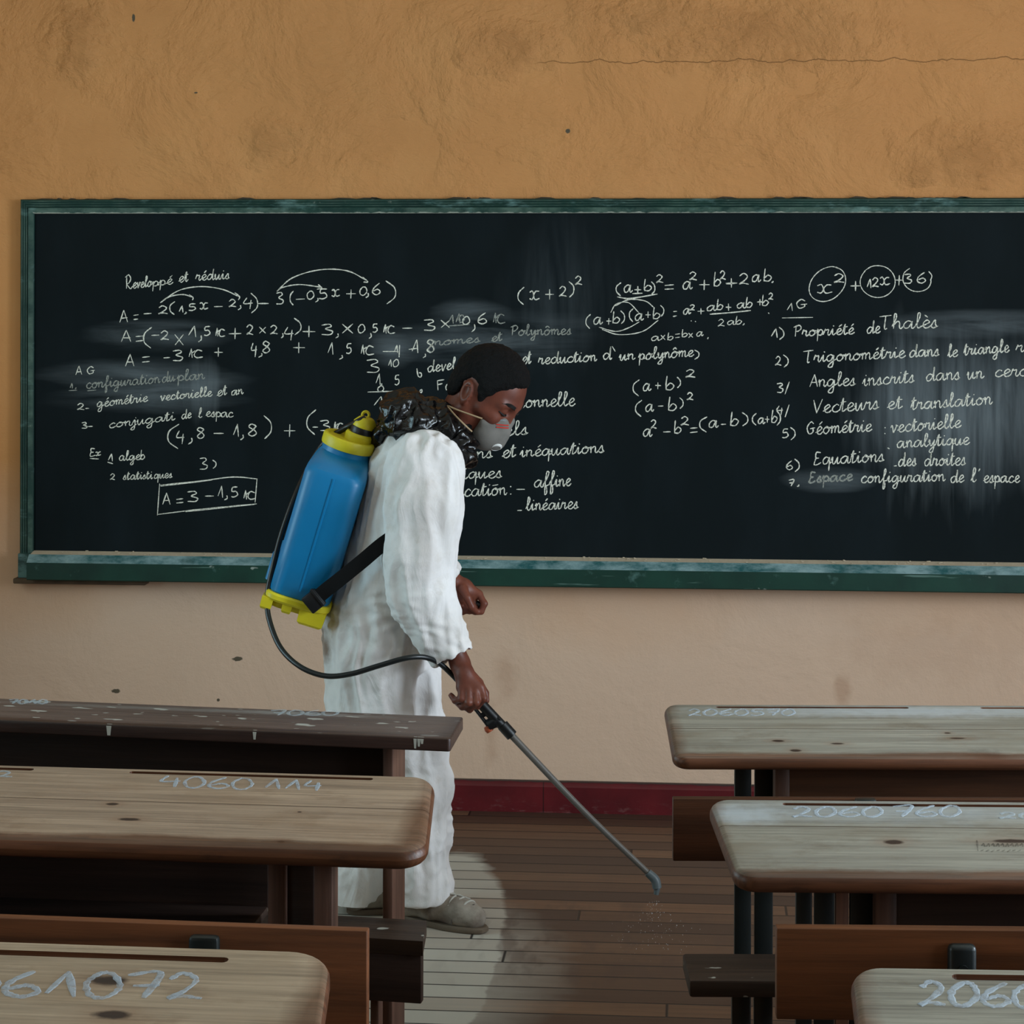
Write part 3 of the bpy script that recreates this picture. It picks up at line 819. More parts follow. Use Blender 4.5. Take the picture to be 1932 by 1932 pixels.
T(line(('3', 154, 797, 164, 808), ('-', 166, 801, 175, 809), ('conjugati', 205, 808, 330, 792, 9), ('de', 342, 791, 361, 788, 9), ("l", 374, 788, 381, 788, 9), ('espac', 388, 786, 440, 787, 9)), w=0.0030)
T(line(('E', 170, 846, 180, 861), ('x', 180, 860, 190, 859, 7), [(170, 865), (186, 866)], ('1', 204, 856, 212, 870), [(203, 872), (213, 875)], ('algeb', 224, 869, 272, 867, 9)), w=0.0031)
T(line(('2', 208, 894, 217, 905), ('statisti', 232, 905, 288, 903, 8), ('ques', 290, 903, 325, 901, 8)), w=0.0028)
T(line(('3', 377, 864, 391, 885), (')', 401, 868, 407, 884)), w=0.0031)
T(line(('A', 307, 930, 321, 952), ('=', 333, 941, 346, 949), ('3', 354, 927, 373, 946), ('-', 387, 931, 403, 941), ('1', 411, 917, 420, 939), (',', 423, 935, 429, 943), ('5', 436, 919, 448, 938), ('N', 460, 925, 482, 942)))
T([[(301, 912), (297, 972)], [(302, 915), (380, 907), (440, 900), (486, 904)], [(297, 971), (380, 961), (484, 951)], [(485, 903), (481, 948)], [(303, 917), (400, 906)], [(350, 966), (480, 952)]], w=0.0031)
T(line(('(', 978, 542, 989, 575), ('x', 999, 549, 1018, 565), ('+', 1029, 546, 1045, 565), ('2', 1055, 540, 1069, 559), (')', 1073, 531, 1082, 561), ('2', 1085, 521, 1098, 537)))
T(line(('(', 1163, 533, 1172, 558), ('a', 1176, 552, 1193, 551, 14), ('+', 1197, 540, 1210, 553), [(1193, 554), (1212, 553)], ('b', 1214, 549, 1228, 549, 11), (')', 1229, 531, 1235, 555), ('2', 1238, 518, 1251, 533), [(1164, 560), (1189, 563), (1240, 555)], ('=', 1254, 537, 1271, 546), ('a', 1287, 546, 1306, 545, 14),
       ('2', 1301, 513, 1315, 528), ('+', 1319, 528, 1339, 547), ('b', 1346, 540, 1358, 540, 13), ('2', 1358, 511, 1369, 527), ('+', 1369, 525, 1391, 543), [(1370, 536), (1390, 534)], ('2', 1395, 516, 1413, 536), ('a', 1418, 532, 1435, 531, 13), ('b', 1440, 531, 1454, 531, 12), ('.', 1456, 530, 1459, 533)))
T(line(('(', 1106, 593, 1114, 620), ('a', 1119, 612, 1136, 611, 13), ('+', 1144, 600, 1153, 612), ('b', 1155, 610, 1168, 610, 11), (')', 1171, 586, 1178, 611), ('(', 1188, 582, 1195, 607), ('a', 1197, 605, 1214, 604, 13), ('+', 1218, 588, 1228, 600), ('b', 1231, 602, 1244, 602, 11), (')', 1246, 576, 1252, 597),
       ('=', 1270, 587, 1277, 597), ('a', 1288, 594, 1303, 592, 11), ('2', 1302, 575, 1311, 585), ('+', 1316, 581, 1329, 593), ('ab', 1333, 587, 1363, 584, 10), ('+', 1369, 573, 1380, 586), ('ab', 1389, 582, 1418, 580, 10), [(1339, 593), (1380, 590), (1417, 586)], ('+', 1428, 564, 1439, 576), ('b', 1437, 577, 1449, 577, 10), ('2', 1450, 553, 1459, 565)), w=0.0033)
T([[(1152, 590), (1163, 574), (1185, 571), (1205, 590)], [(1161, 577), (1186, 565), (1217, 568), (1233, 580)], [(1130, 617), (1161, 625), (1185, 619), (1206, 607)], [(1136, 621), (1167, 631), (1211, 626), (1242, 604)], [(1449, 590), (1451, 592)], [(1303, 605), (1305, 606)], [(1311, 606), (1313, 607)]], w=0.0030)
T(line(('2', 1355, 602, 1367, 615), ('ab', 1371, 613, 1398, 612, 8), ('.', 1401, 610, 1404, 613), ('a', 1228, 643, 1246, 642, 8), ('*', 1247, 632, 1255, 641), ('b', 1259, 642, 1269, 641, 7), ('=', 1274, 630, 1283, 637), ('b', 1286, 636, 1296, 635, 7), ('*', 1299, 628, 1307, 637), ('a', 1313, 635, 1327, 633, 8), ('.', 1334, 636, 1336, 639)), w=0.0028)
for (x, y, s2, op) in ((1195, 716, (1294, 697, 1312, 712), '+'), (1200, 755, (1296, 741, 1308, 754), '-')):
    T(line(('(', x, y, x + 11, y + 31), ('a', x + 17, y + 22, x + 33, y + 21, 14), (op, x + 41, y + 5, x + 52, y + 18), ('b', x + 60, y + 20, x + 75, y + 20, 13), (')', x + 82, y - 5, x + 88, y + 16), ('2',) + s2))
T(line(('a', 1212, 824, 1230, 823, 14), ('2', 1228, 792, 1239, 808), ('-', 1251, 810, 1265, 820), ('b', 1271, 818, 1284, 818, 12), ('2', 1285, 786, 1300, 802), ('=', 1302, 807, 1316, 816), ('(', 1321, 786, 1334, 815), ('a', 1336, 807, 1355, 806, 13), ('-', 1360, 796, 1370, 806), ('b', 1377, 804, 1392, 803, 13),
       (')', 1400, 778, 1410, 804), ('(', 1420, 780, 1427, 802), ('a', 1429, 800, 1443, 799, 11), ('+', 1443, 785, 1452, 797), ('b', 1455, 798, 1465, 797, 12), (')', 1465, 775, 1472, 803)))
T(line(('els', 950, 823, 996, 819, 13), ('ons', 880, 866, 929, 863, 12), ('et', 947, 864, 973, 861, 13), ('inéquations', 981, 862, 1140, 853, 12)))
T(line(('iques', 872, 903, 947, 901, 12), ('icatiön', 866, 937, 956, 933, 13), [(963, 917), (964, 919)], [(963, 931), (964, 933)], ('-', 974, 919, 990, 928), ('a', 1007, 920, 1025, 919, 14), ('f', 1024, 919, 1037, 918, 14), ('f', 1035, 918, 1048, 917, 14), ('ine', 1046, 918, 1077, 916, 13), ('-', 976, 960, 985, 967), ('linéaires', 992, 963, 1091, 959, 12)))
def oval(cx, cy, rx, ry, a0, a1, tilt=0):
    o = []
    for i in range(15):
        a = math.radians(a0 + (a1 - a0) * i / 14)
        x, y = rx * math.cos(a), ry * math.sin(a)
        o.append((cx + x * math.cos(tilt) - y * math.sin(tilt), cy + x * math.sin(tilt) + y * math.cos(tilt)))
    return o
T(line(('x', 1542, 537, 1570, 553), ('2', 1574, 516, 1593, 533), ('+', 1605, 530, 1624, 549), ('1', 1636, 526, 1643, 544), ('2', 1646, 524, 1658, 541), ('x', 1660, 523, 1679, 537), ('+', 1688, 519, 1705, 538), ('3', 1706, 517, 1720, 534), ('6', 1731, 514, 1746, 534)))
T([oval(1561, 536, 38, 29, -30, 345, -0.7), oval(1656, 531, 33, 30, 225, 585, 0), oval(1730, 527, 27, 23, -130, -370, 0.2), [(1752, 512), (1758, 520), (1755, 530)]], w=0.0028)
T(line(('1', 1485, 572, 1495, 587), ('G', 1503, 565, 1523, 581), [(1475, 600), (1534, 599)]), w=0.0031)
R = [('1', ')', 1455, 637, 'Propriété|1498|635|1612|630|11;de|1635|629|1661|628|12;Thalès|1660|621|1769|618|14'),
     ('2', ')', 1463, 689, 'Trigonométrie|1516|684|1708|674|12;dans|1715|674|1772|671|12;le|1788|674|1807|672|12;triangle|1818|670|1904|664|12;rec|1916|664|1968|662|12'),
     ('3', '/', 1466, 740, 'Angles|1528|730|1614|727|13;inscrits|1627|728|1725|721|13;dans|1746|719|1811|715|13;un|1824|715|1856|713|13;cercle|1876|711|1965|708|13'),
     ('4', '/', 1466, 783, 'Vecteurs|1534|780|1658|771|14;et|1673|772|1702|770|13;translation|1718|773|1872|762|13'),
     ('5', ')', 1476, 826, 'Géométrie|1521|820|1645|813|13;vectorielle|1680|816|1813|806|13'),
     ('6', ')', 1484, 886, 'Equations|1534|877|1668|870|13;des|1694|880|1729|878|13;droites|1743|879|1822|877|13')]
for d, s, x, y, t in R:
    L = [(d, x, y - 17, x + 11, y), (s, x + 15, y - 20, x + 23, y + 4)]
    for q in t.split(';'):
        w_ = q.split('|'); L.append((w_[0], float(w_[1]), float(w_[2]), float(w_[3]), float(w_[4]), float(w_[5])))
    T(line(*L))
T(line(('analytique', 1691, 845, 1829, 838, 12), [(1669, 806), (1670, 808)], [(1669, 817), (1670, 819)], [(1674, 845), (1678, 847)], [(1686, 879), (1692, 879)]))
T(line(('7', 1488, 905, 1498, 917), ('.', 1504, 914, 1507, 918), ('configuration', 1624, 911, 1783, 907, 12), ('de', 1793, 911, 1819, 909, 12), ('l', 1832, 909, 1842, 909, 13), [(1849, 884), (1846, 889)], ('espace', 1855, 910, 1924, 910, 12)))
T(line(('Espace', 1525, 911, 1609, 906, 11)), M_CHALK_DIM, 0.005)

# ------------------------------------------------------------------ school desks
def quad_outline(C, inset, r, seg=7):
    """rounded outline of the quad C (counter-clockwise 2D corners), moved inwards by inset"""
    C = [np.array(c, float) for c in C]; n = len(C); L = []
    for i in range(n):
        a, b = C[i], C[(i + 1) % n]; t = (b - a) / np.linalg.norm(b - a); nn = np.array([-t[1], t[0]])
        L.append((a + nn * inset * (0.2 if i == 2 else 1), t))      # the back edge stays crisp
    out = []
    rr = r if hasattr(r, '__len__') else [r] * n
    for i in range(n):
        (p, t), (q, u) = L[i - 1], L[i]
        k = np.cross(q - p, u) / np.cross(t, u); X = p + t * k
        ang = math.acos(np.clip(t @ u, -1, 1)); e = max(rr[i] - inset, 0.004); d = e * math.tan(ang / 2)
        A, B = X - t * d, X + u * d
        ctr = A + np.array([-t[1], t[0]]) * e
        a0 = math.atan2(*(A - ctr)[::-1])
        for s in range(seg + 1):
            a = a0 + ang * s / seg
            out.append(ctr + e * np.array([math.cos(a), math.sin(a)]))
    return out

def wood_top(name, dep, seams, knots, side, pale, brown, grime=0.5, stains=(), specks=False):
    b = NB(name, 0.42, 0.35)
    o = b.xyz()
    g1 = b.noise(6, 8, b.mapv((0.35, 7, 2), (random.random() * 9, 0, 0)), 0.6, 0.4)
    g2 = b.noise(30, 6, b.mapv((0.14, 5, 2)), 0.65)
    c = b.mix(b.ramp(g1, 0.3, 0.7), lin(*[int(v * 0.80) for v in pale]), lin(*pale))
    c = b.mix(b.math('MULTIPLY', b.ramp(g2, 0.47, 0.68), grime), c, lin(*[int(v * 0.55) for v in pale]))
    g3 = b.noise(85, 5, b.mapv((0.05, 2.6, 1)), 0.6)
    c = b.mix(b.math('MULTIPLY', b.ramp(g3, 0.48, 0.66), grime * 0.7), c, lin(*[int(v * 0.6) for v in pale]))
    dirt = b.noise(18, 7, b.mapv((0.6, 1, 1), (5, 3, 1)), 0.7)
    c = b.mix(b.math('MULTIPLY', b.ramp(dirt, 0.55, 0.72), 0.4), c, lin(int(pale[0] * .62), int(pale[1] * .55), int(pale[2] * .48)))
    blot = b.noise(5, 5, b.mapv((0.8, 1.6, 1), (3, 8, 1)), 0.6)
    c = b.mix(b.math('MULTIPLY', b.ramp(blot, 0.52, 0.74), 0.45), c, lin(int(pale[0] * .70), int(pale[1] * .62), int(pale[2] * .52)))
    w = b.math('MULTIPLY', b.math('SUBTRACT', b.noise(40, 3), 0.5), 0.9)
    for (x, y, rx, ry) in knots:
        c = b.mix(b.math('MULTIPLY', b.ellip((x, y), (rx * 2.0, ry * 2.2), (0, 1), w, 0.6), 0.3), c, lin(122, 84, 58))
        c = b.mix(b.ellip((x, y), (rx, ry), (0, 1), w, 0.25), c, lin(54, 42, 36))
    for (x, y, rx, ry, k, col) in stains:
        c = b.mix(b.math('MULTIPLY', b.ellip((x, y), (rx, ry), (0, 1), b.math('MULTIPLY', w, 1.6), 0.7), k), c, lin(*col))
    for y, x0 in seams:
        wv = b.math('MULTIPLY', b.math('SUBTRACT', b.noise(3, 3, b.mapv((1, 0, 0))), 0.5), 0.004)
        d = b.math('ABSOLUTE', b.math('SUBTRACT', b.math('ADD', o[1], wv), y))
        c = b.mix(b.math('MULTIPLY', b.ramp(d, 0.0018, 0.0007), 0.9), c, lin(52, 32, 24))
    if specks:
        for sc_, off, th in ((26, (2, 2, 2), 0.69), (60, (7, 1, 4), 0.70)):
            p = b.ramp(b.noise(sc_, 2, b.mapv((0.5, 1.1, 1), off), 0.4), th, th + 0.02)
            c = b.mix(b.math('MULTIPLY', p, 0.8), c, lin(186, 186, 178))
    # varnish survives only on the rounded edges, worn through in patches
    wb = b.math('MULTIPLY', b.math('SUBTRACT', b.noise(7, 6), 0.5), 0.05)
    wf = b.math('ADD', b.math('MULTIPLY', b.math('SUBTRACT', b.noise(3, 4, b.mapv((1, 0.2, 1))), 0.5), 0.05), b.math('MULTIPLY', b.math('SUBTRACT', b.noise(26, 5, b.mapv((0.4, 1, 1)), 0.7), 0.5), 0.03))
    edge = b.ramp(b.math('ADD', b.math('ADD', o[1], dep), wf), 0.036, 0.018)
    xs = b.math('MULTIPLY', o[0], 1.0 if side > 0 else -1.0)
    endm = b.math('MULTIPLY', b.ramp(b.math('ADD', xs, wb), 0.03, 0.0), 0.75)
    nz = b.xyz(b.n('NewGeometry').outputs['Normal'])[2]
    sidef = b.ramp(nz, 0.88, 0.62)
    v = b.math('MAXIMUM', b.math('MAXIMUM', b.math('MULTIPLY', edge, 0.8), endm), sidef)
    cb = b.mix(b.ramp(g1, 0.35, 0.7), lin(*[int(q * 0.72) for q in brown]), lin(*brown))
    cb = b.mix(b.math('MULTIPLY', b.ramp(g3, 0.45, 0.62), 0.55), cb, lin(*[int(q * 0.5) for q in brown]))
    cb = b.mix(b.math('MULTIPLY', b.ramp(b.noise(12, 6, b.mapv((0.6, 2, 2)), 0.65), 0.58, 0.68), 0.6), cb, lin(44, 28, 22))
    c = b.mix(v, c, cb)
    b.color(c)
    b.rough(b.math('SUBTRACT', b.math('ADD', 0.40, b.math('MULTIPLY', g1, 0.22)), b.math('MULTIPLY', v, 0.10)))
    b.bump(b.math('ADD', g2, b.math('MULTIPLY', g1, 0.6)), 0.22, 0.003)
    return b.m
def wood(name, rgb, axis='x', rough=0.5, var=0.4, specks=False):
    b = NB(name, rough, 0.35)
    s1, s2 = ((0.3, 6, 6), (0.14, 4, 4)) if axis == 'x' else ((6, 6, 0.3), (4, 4, 0.14))
    g1 = b.noise(6, 8, b.mapv(s1, (random.random() * 5, 1, 2)), 0.6, 0.4); g2 = b.noise(28, 6, b.mapv(s2), 0.65)
    c = b.mix(b.ramp(g1, 0.3, 0.7), lin(*[int(v * (1 - var)) for v in rgb]), lin(*rgb))
    c = b.mix(b.math('MULTIPLY', b.ramp(g2, 0.5, 0.75), 0.4), c, lin(*[int(v * 0.55) for v in rgb]))
    if specks:
        p = b.ramp(b.noise(34, 2, b.mapv((0.7, 1.1, 1), (2, 2, 2)), 0.4), 0.70, 0.73)
        c = b.mix(b.math('MULTIPLY', p, 0.8), c, lin(190, 188, 178))
    b.color(c); b.bump(b.math('ADD', g2, g1), 0.2, 0.003)
    return b.m
M_IRON = plain('black green iron', (22, 30, 30), 0.38, 0.5, 0.2, 40)
M_PAINTMARK = chalk_mat('painted number', (196, 206, 216), 0.42, 60)
M_PAINTFAINT = chalk_mat('faint painted number', (190, 200, 206), 0.35, 60)
M_GROOVE = plain('groove shade', (48, 32, 24), 0.7)  # dark colour for the groove's floor, the recess's shade painted in

def cut(o, cutter):
    md = o.modifiers.new('cut', 'BOOLEAN'); md.operation = 'DIFFERENCE'; md.object = cutter; md.solver = 'EXACT'
    dg = bpy.context.evaluated_depsgraph_get()
    me = bpy.data.meshes.new_from_object(o.evaluated_get(dg))
    o.modifiers.clear(); old = o.data; o.data = me; bpy.data.meshes.remove(old)
    bpy.data.objects.remove(cutter)

class Desk:
    def __init__(s, label, side, back, back2, near, hb, hn, length, th, r, mat_fn, seams_px=(), knots_px=(), groove_px=(), bull=0.012, stains_px=()):
        """back: pixel of the aisle end of the back edge, back2: another pixel along that edge, near: pixel of the aisle end of the near edge"""
        p, q = at_z(back[0], back[1], hb), at_z(back2[0], back2[1], hb)
        d = (q - p) * (1 if back2[0] > back[0] else -1)
        s.fr = Frame((p[0], p[1], 0), math.atan2(d[1], d[0]))
        n = s.fr.pz(near[0], near[1], hn)
        s.side, s.hb, s.hn, s.dep, s.len, s.th = side, hb, hn, -n[1], length, th
        s.slope = (hb - hn) / s.dep
        s.root = empty('school_desk', s.fr, label, 'desk', 'school desks in two rows')
        zt = lambda y: hb + s.slope * y
        far = side * length
        if side > 0: C = [(n[0], -s.dep), (far, -s.dep), (far, 0), (0, 0)]; rr = [r, 0.02, 0.02, r]
        else: C = [(far, -s.dep), (n[0], -s.dep), (0, 0), (far, 0)]; rr = [0.02, r, r, 0.02]
        prof = []
        e = min(bull, th / 2)
        for k in range(6): prof.append((e * (1 - math.sin(math.pi / 2 * k / 5)), -th + e * (1 - math.cos(math.pi / 2 * k / 5))))
        for k in range(6): prof.append((e * (1 - math.cos(math.pi / 2 * k / 5)), -e + e * math.sin(math.pi / 2 * k / 5)))
        rings = []
        for ins, dz in prof: rings.append([(c[0], c[1], zt(c[1]) + dz) for c in quad_outline(C, ins, rr)])
        m = MB().loft(rings)
        loc = lambda x, y: s.top(x, y)
        s.mat = mat_fn(s.dep, [(loc(x, y)[1], 0) for x, y in seams_px], [(loc(x, y)[0], loc(x, y)[1], rx, ry) for x, y, rx, ry in knots_px], side, [(loc(x, y)[0], loc(x, y)[1], rx, ry, k, c) for x, y, rx, ry, k, c in stains_px])
        s.desktop = m.obj('desktop', s.mat, s.root, True, 30)
        for (xa, ya, xb, yb, w) in groove_px:
            a, b = loc(xa, ya), loc(xb, yb); y = min((a[1] + b[1]) / 2, -0.013 - w / 2); z = zt(y)
            c = MB().box((min(a[0], b[0]), y - w / 2, z - 0.009), (max(a[0], b[0]), y + w / 2, z + 0.02), w * 0.45, 3)
            co = c.obj('cutter', M_GROOVE, s.root, False)
            cut(s.desktop, co)
            MB().box((min(a[0], b[0]) + 0.004, y - w / 2 + 0.001, z - 0.0088), (max(a[0], b[0]) - 0.004, y + w / 2 - 0.001, z - 0.0068)).obj('pen_groove', M_GROOVE, s.root, False)
    def top(s, x, y):
        """pixel -> local point on the sloping top"""
        o = CAM - s.fr.o; r = ray(x, y)
        R = np.array([r @ s.fr.X, r @ s.fr.Y, r[2]]); O = np.array([o @ s.fr.X, o @ s.fr.Y, o[2]])
        t = (s.hb + s.slope * O[1] - O[2]) / (R[2] - s.slope * R[1])
        return O + t * R
    def number(s, strokes, mat=None, w=0.008, name='number_lettering'):
        m = MB(); rg = random.Random(2); nn = np.array([0, -s.slope, 1.0]); nn /= np.linalg.norm(nn)
        for st in strokes:
            P = [s.top(p[0], p[1]) + nn * 0.0003 for p in smooth_path([(x, y, 0) for x, y in st], 6)]
            ribbon(m, P, w, nn, rg)
        return m.obj(name, mat or M_PAINTMARK, s.desktop, False)
    def post(s, x0, x1, d, z0, z1, mat, name='leg', deep=0.035, bev=0.003):
        """an upright whose front face spans the pixels x0..x1 at depth d"""
        y = s.fr.pd((x0 + x1) / 2, 1500, d)[1]
        a, b = s.fr.py(x0, 1500, y)[0], s.fr.py(x1, 1500, y)[0]
        return MB().box((a, y, z0), (b, y + deep, z1), bev).obj(name, mat, s.root)
    def x_at(s, px, y): return s.fr.py(px, 1500, y)[0]
    def y_at(s, px, d): return s.fr.pd(px, 1500, d)[1]
    def span(s, x0, x1): return (min(x0, x1), max(x0, x1))

PALE_R = (160, 156, 142); PALE_L = (180, 156, 132); BROWN = (112, 68, 44)
def tops(pale, brown, grime=0.5):
    return lambda dep, seams, knots, side, stains: wood_top('worn pine', dep, seams, knots, side, pale, brown, grime, stains)
M_PANEL = wood('panel wood', (100, 64, 42)); M_PANELD = wood('dark panel wood', (62, 44, 36)); M_SEAT = wood('dark seat wood', (74, 58, 48), 'x', 0.5, 0.4, True)
M_BACK = wood('backrest wood', (122, 72, 42), 'x', 0.45); M_BACKD = wood('dark backrest wood', (98, 58, 38), 'x', 0.45)
M_POST = wood('post wood', (112, 78, 62), 'z'); M_POSTR = wood('reddish post wood', (150, 104, 84), 'z')

def digits(txt, x0, yt, x1, yb, slant=0.0, dy=0.0):
    n = len(txt); w = (x1 - x0) / n; out = []
    for i, ch in enumerate(txt):
        if ch == ' ': continue
        a = x0 + i * w; k = dy * i / n
        out += sym(ch, a + w * 0.1, yt + k, a + w * (0.9 if ch != '1' else 0.78), yb + k)
    return out

# --- right row, nearest the board
d1 = Desk('pale worn school desk on iron legs nearest the blackboard in the right row', 1, (1252, 1329), (1932, 1331), (1270, 1428), 0.78, 0.747, 2.0, 0.026, 0.03, tops(PALE_R, BROWN, 0.4),
          seams_px=[(1500, 1375)], knots_px=[(1468, 1398, 0.011, 0.006), (1580, 1403, 0.012, 0.005), (1502, 1416, 0.010, 0.007), (1808, 1393, 0.014, 0.004), (1787, 1383, 0.006, 0.004)], groove_px=[(1350, 1331.5, 1712, 1331.5, 0.010), (1846, 1330.5, 2150, 1330.5, 0.010)],
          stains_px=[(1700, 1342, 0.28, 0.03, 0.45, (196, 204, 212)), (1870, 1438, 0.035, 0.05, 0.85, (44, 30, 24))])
d1.number(digits('2060570', 1296, 1338, 1502, 1350), w=0.0055)
for a, b_ in ((1386, 1418), (1424, 1459)): d1.post(a, b_, 4.02, 0, 0.735, M_IRON, deep=0.012)
y1 = d1.y_at(1475, 3.97)
MB().box((d1.x_at(1461, y1), y1, 0.55), (d1.x_at(1491, y1), y1 + 0.03, 0.74), 0.006).obj('panel_batten', M_POST, d1.root)
MB().box((d1.x_at(1488, y1), y1 + 0.004, 0.50), (1.98, y1 + 0.024, 0.742), 0.002).obj('front_panel', M_PANEL, d1.root)
MB().box((d1.x_at(1488, y1), y1 + 0.03, 0.56), (1.98, -0.01, 0.575), 0.002).obj('book_shelf', M_PANELD, d1.root)
ys, yn = d1.y_at(1380, 3.75), d1.y_at(1380, 3.60)
zs = 0.42
MB().box((d1.fr.pz(1291, 1810, zs)[0], yn, zs - 0.030), (1.95, ys, zs), 0.005).obj('bench_seat', M_SEAT, d1.root)
for x in (1398, 1440):
    a = d1.x_at(x, yn + 0.04); MB().box((a - 0.016, yn + 0.03, 0), (a + 0.016, yn + 0.045, zs - 0.03), 0.003).obj('bench_leg', M_IRON, d1.root)
yb = d1.y_at(1300, 3.52); zt_, zb_ = d1.fr.py(1300, 1507, yb)[2], d1.fr.py(1300, 1625, yb)[2]
xb = d1.x_at(1270, yb)
MB().box((xb, yb, zb_), (1.95, yb + 0.02, zt_), 0.002).obj('backrest', M_BACKD, d1.root)
for x in (xb + 0.30, 1.5):
    MB().box((x, yb - 0.018, zs - 0.03), (x + 0.035, yb - 0.002, zt_ + 0.004), 0.004).obj('backrest_bracket', M_IRON, d1.root)
    MB().box((x, yb - 0.018, zs - 0.045), (x + 0.035, yn + 0.08, zs - 0.03), 0.003).obj('bracket_arm', M_IRON, d1.root)
for x in (1.75, 1.80): MB().box((x, y1 + 0.03, 0), (x + 0.032, y1 + 0.042, 0.735), 0.003).obj('leg', M_IRON, d1.root)

# --- right row, middle
d2 = Desk('pale school desk with number 2060 760 in the middle of the right row', 1, (1333, 1508), (1932, 1513), (1388, 1652), 0.78, 0.742, 2.0, 0.028, 0.035, tops(PALE_R, BROWN, 0.5),
          seams_px=[(1600, 1560)], knots_px=[(1687, 1589, 0.014, 0.008), (1905, 1587, 0.03, 0.007)], groove_px=[(1475, 1512, 2100, 1516, 0.011)],
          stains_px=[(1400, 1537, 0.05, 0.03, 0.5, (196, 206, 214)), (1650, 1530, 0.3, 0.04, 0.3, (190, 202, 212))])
d2.number(digits('2060', 1492, 1522, 1668, 1541) + digits('760', 1680, 1520, 1815, 1541, 0), w=0.0065)
d2.number(digits('20', 1882, 1533, 1960, 1544), M_PAINTFAINT, w=0.0065)
mk = [[(1843, 1586), (1845, 1606)]]
for i in range(9): mk.append([(1852 + i * 9, 1596 + (i % 2) * 2), (1856 + i * 9, 1592), (1858 + i * 9, 1598)])
for i in range(8): mk.append([(1850 + i * 10, 1606 + (i % 3)), (1856 + i * 10, 1604)])
M_PENCIL = chalk_mat('pencil', (70, 62, 54), 0.2)
d2.number(mk, M_PENCIL, 0.0025, 'pencil_lettering')
for a, b_ in ((1502, 1533), (1537, 1575), (1604, 1648)): d2.post(a, b_, 3.22, 0, 0.73, M_IRON, deep=0.012)
d2.post(1577, 1602, 3.22, 0.3, 0.73, M_POSTR, 'panel_post', 0.03)
y2 = d2.y_at(1700, 3.19)
MB().box((d2.x_at(1651, y2), y2, 0.50), (d2.x_at(1694, y2), y2 + 0.03, 0.735), 0.006).obj('panel_batten', M_POST, d2.root)
MB().box((d2.x_at(1692, y2), y2 + 0.004, 0.46), (1.98, y2 + 0.024, 0.738), 0.002).obj('front_panel', M_PANELD, d2.root)
ys, yn = d2.y_at(1600, 2.99), d2.y_at(1600, 2.83)
MB().box((d2.x_at(1500, yn), yn, zs - 0.030), (1.95, ys, zs), 0.005).obj('bench_seat', M_SEAT, d2.root)
yb = d2.y_at(1500, 2.75); zt2, zb2 = d2.fr.py(1500, 1752, yb)[2], d2.fr.py(1470, 1924, yb)[2]
xb = d2.x_at(1466, yb)
MB().box((xb, yb, zb2), (1.95, yb + 0.022, zt2), 0.002).obj('backrest', M_BACK, d2.root)
xa, xc = d2.x_at(1786, yb), d2.x_at(1839, yb); z_t, z_b = d2.fr.py(1800, 1776, yb)[2], d2.fr.py(1800, 1830, yb)[2]
m = MB().box((xa, yb - 0.020, zs - 0.03), (xc, yb - 0.001, z_t), 0.007, 3)
m.lathe([(0.001, 0.004), (0.006, 0.004), (0.006, 0)], ((xa + xc) / 2, yb - 0.020, z_t - 0.03), (0, -1, 0), (1, 0, 0), 12)
m.obj('backrest_bracket', M_IRON, d2.root)
MB().box((xa, yb - 0.018, zs - 0.045), (xc, yn + 0.08, zs - 0.03), 0.003).obj('bracket_arm', M_IRON, d2.root)
MB().box((xa, yn + 0.07, 0), (xc, yn + 0.082, zs - 0.03), 0.003).obj('bench_leg', M_IRON, d2.root)
for x in (1.75, 1.80): MB().box((x, y2 + 0.03, 0), (x + 0.032, y2 + 0.042, 0.73), 0.003).obj('leg', M_IRON, d2.root)

# --- right row, nearest the camera
d3 = Desk('pale school desk with number 206 cut by the lower right picture corner', 1, (1602, 1824), (1932, 1829), (1625, 2010), 0.78, 0.742, 1.9, 0.028, 0.04, tops(PALE_R, BROWN, 0.6),
          knots_px=[], groove_px=[(1796, 1843, 2100, 1848, 0.014)])
d3.number(digits('2060', 1730, 1852, 1968, 1896, 0, 6), w=0.008)
y3 = -0.12
for x in (0.14, 0.19, 1.6, 1.65): MB().box((x, y3, 0), (x + 0.032, y3 + 0.012, 0.735), 0.003).obj('leg', M_IRON, d3.root)
MB().box((0.24, y3, 0.48), (1.85, y3 + 0.02, 0.745), 0.002).obj('front_panel', M_PANELD, d3.root)
MB().box((0.1, -0.62, zs - 0.03), (1.85, -0.44, zs), 0.005).obj('bench_seat', M_SEAT, d3.root)
for x in (0.16, 1.62): MB().box((x, -0.55, 0), (x + 0.035, -0.535, zs - 0.03), 0.003).obj('bench_leg', M_IRON, d3.root)

# --- left row, nearest the board
M_DARKTOP = lambda dep, seams, knots, side, stains: wood_top('dark stained top', dep, seams, knots, side, (112, 94, 86), (70, 50, 44), 0.5, stains, True)
e1 = Desk('dark paint-spattered flat school desk nearest the blackboard in the left row', -1, (874, 1353), (0, 1318), (850, 1394), 0.78, 0.779, 2.1, 0.024, 0.006, M_DARKTOP,
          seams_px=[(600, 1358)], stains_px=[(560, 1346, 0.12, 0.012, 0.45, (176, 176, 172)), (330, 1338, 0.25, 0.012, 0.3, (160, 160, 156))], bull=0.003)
e1.number(digits('7060', 508, 1340, 640, 1350) , M_PAINTFAINT, 0.007)
e1.number(digits('7010', 15, 1320, 90, 1328), M_PAINTFAINT, 0.007)
M_RUN = plain('white paint', (196, 196, 186), 0.6)
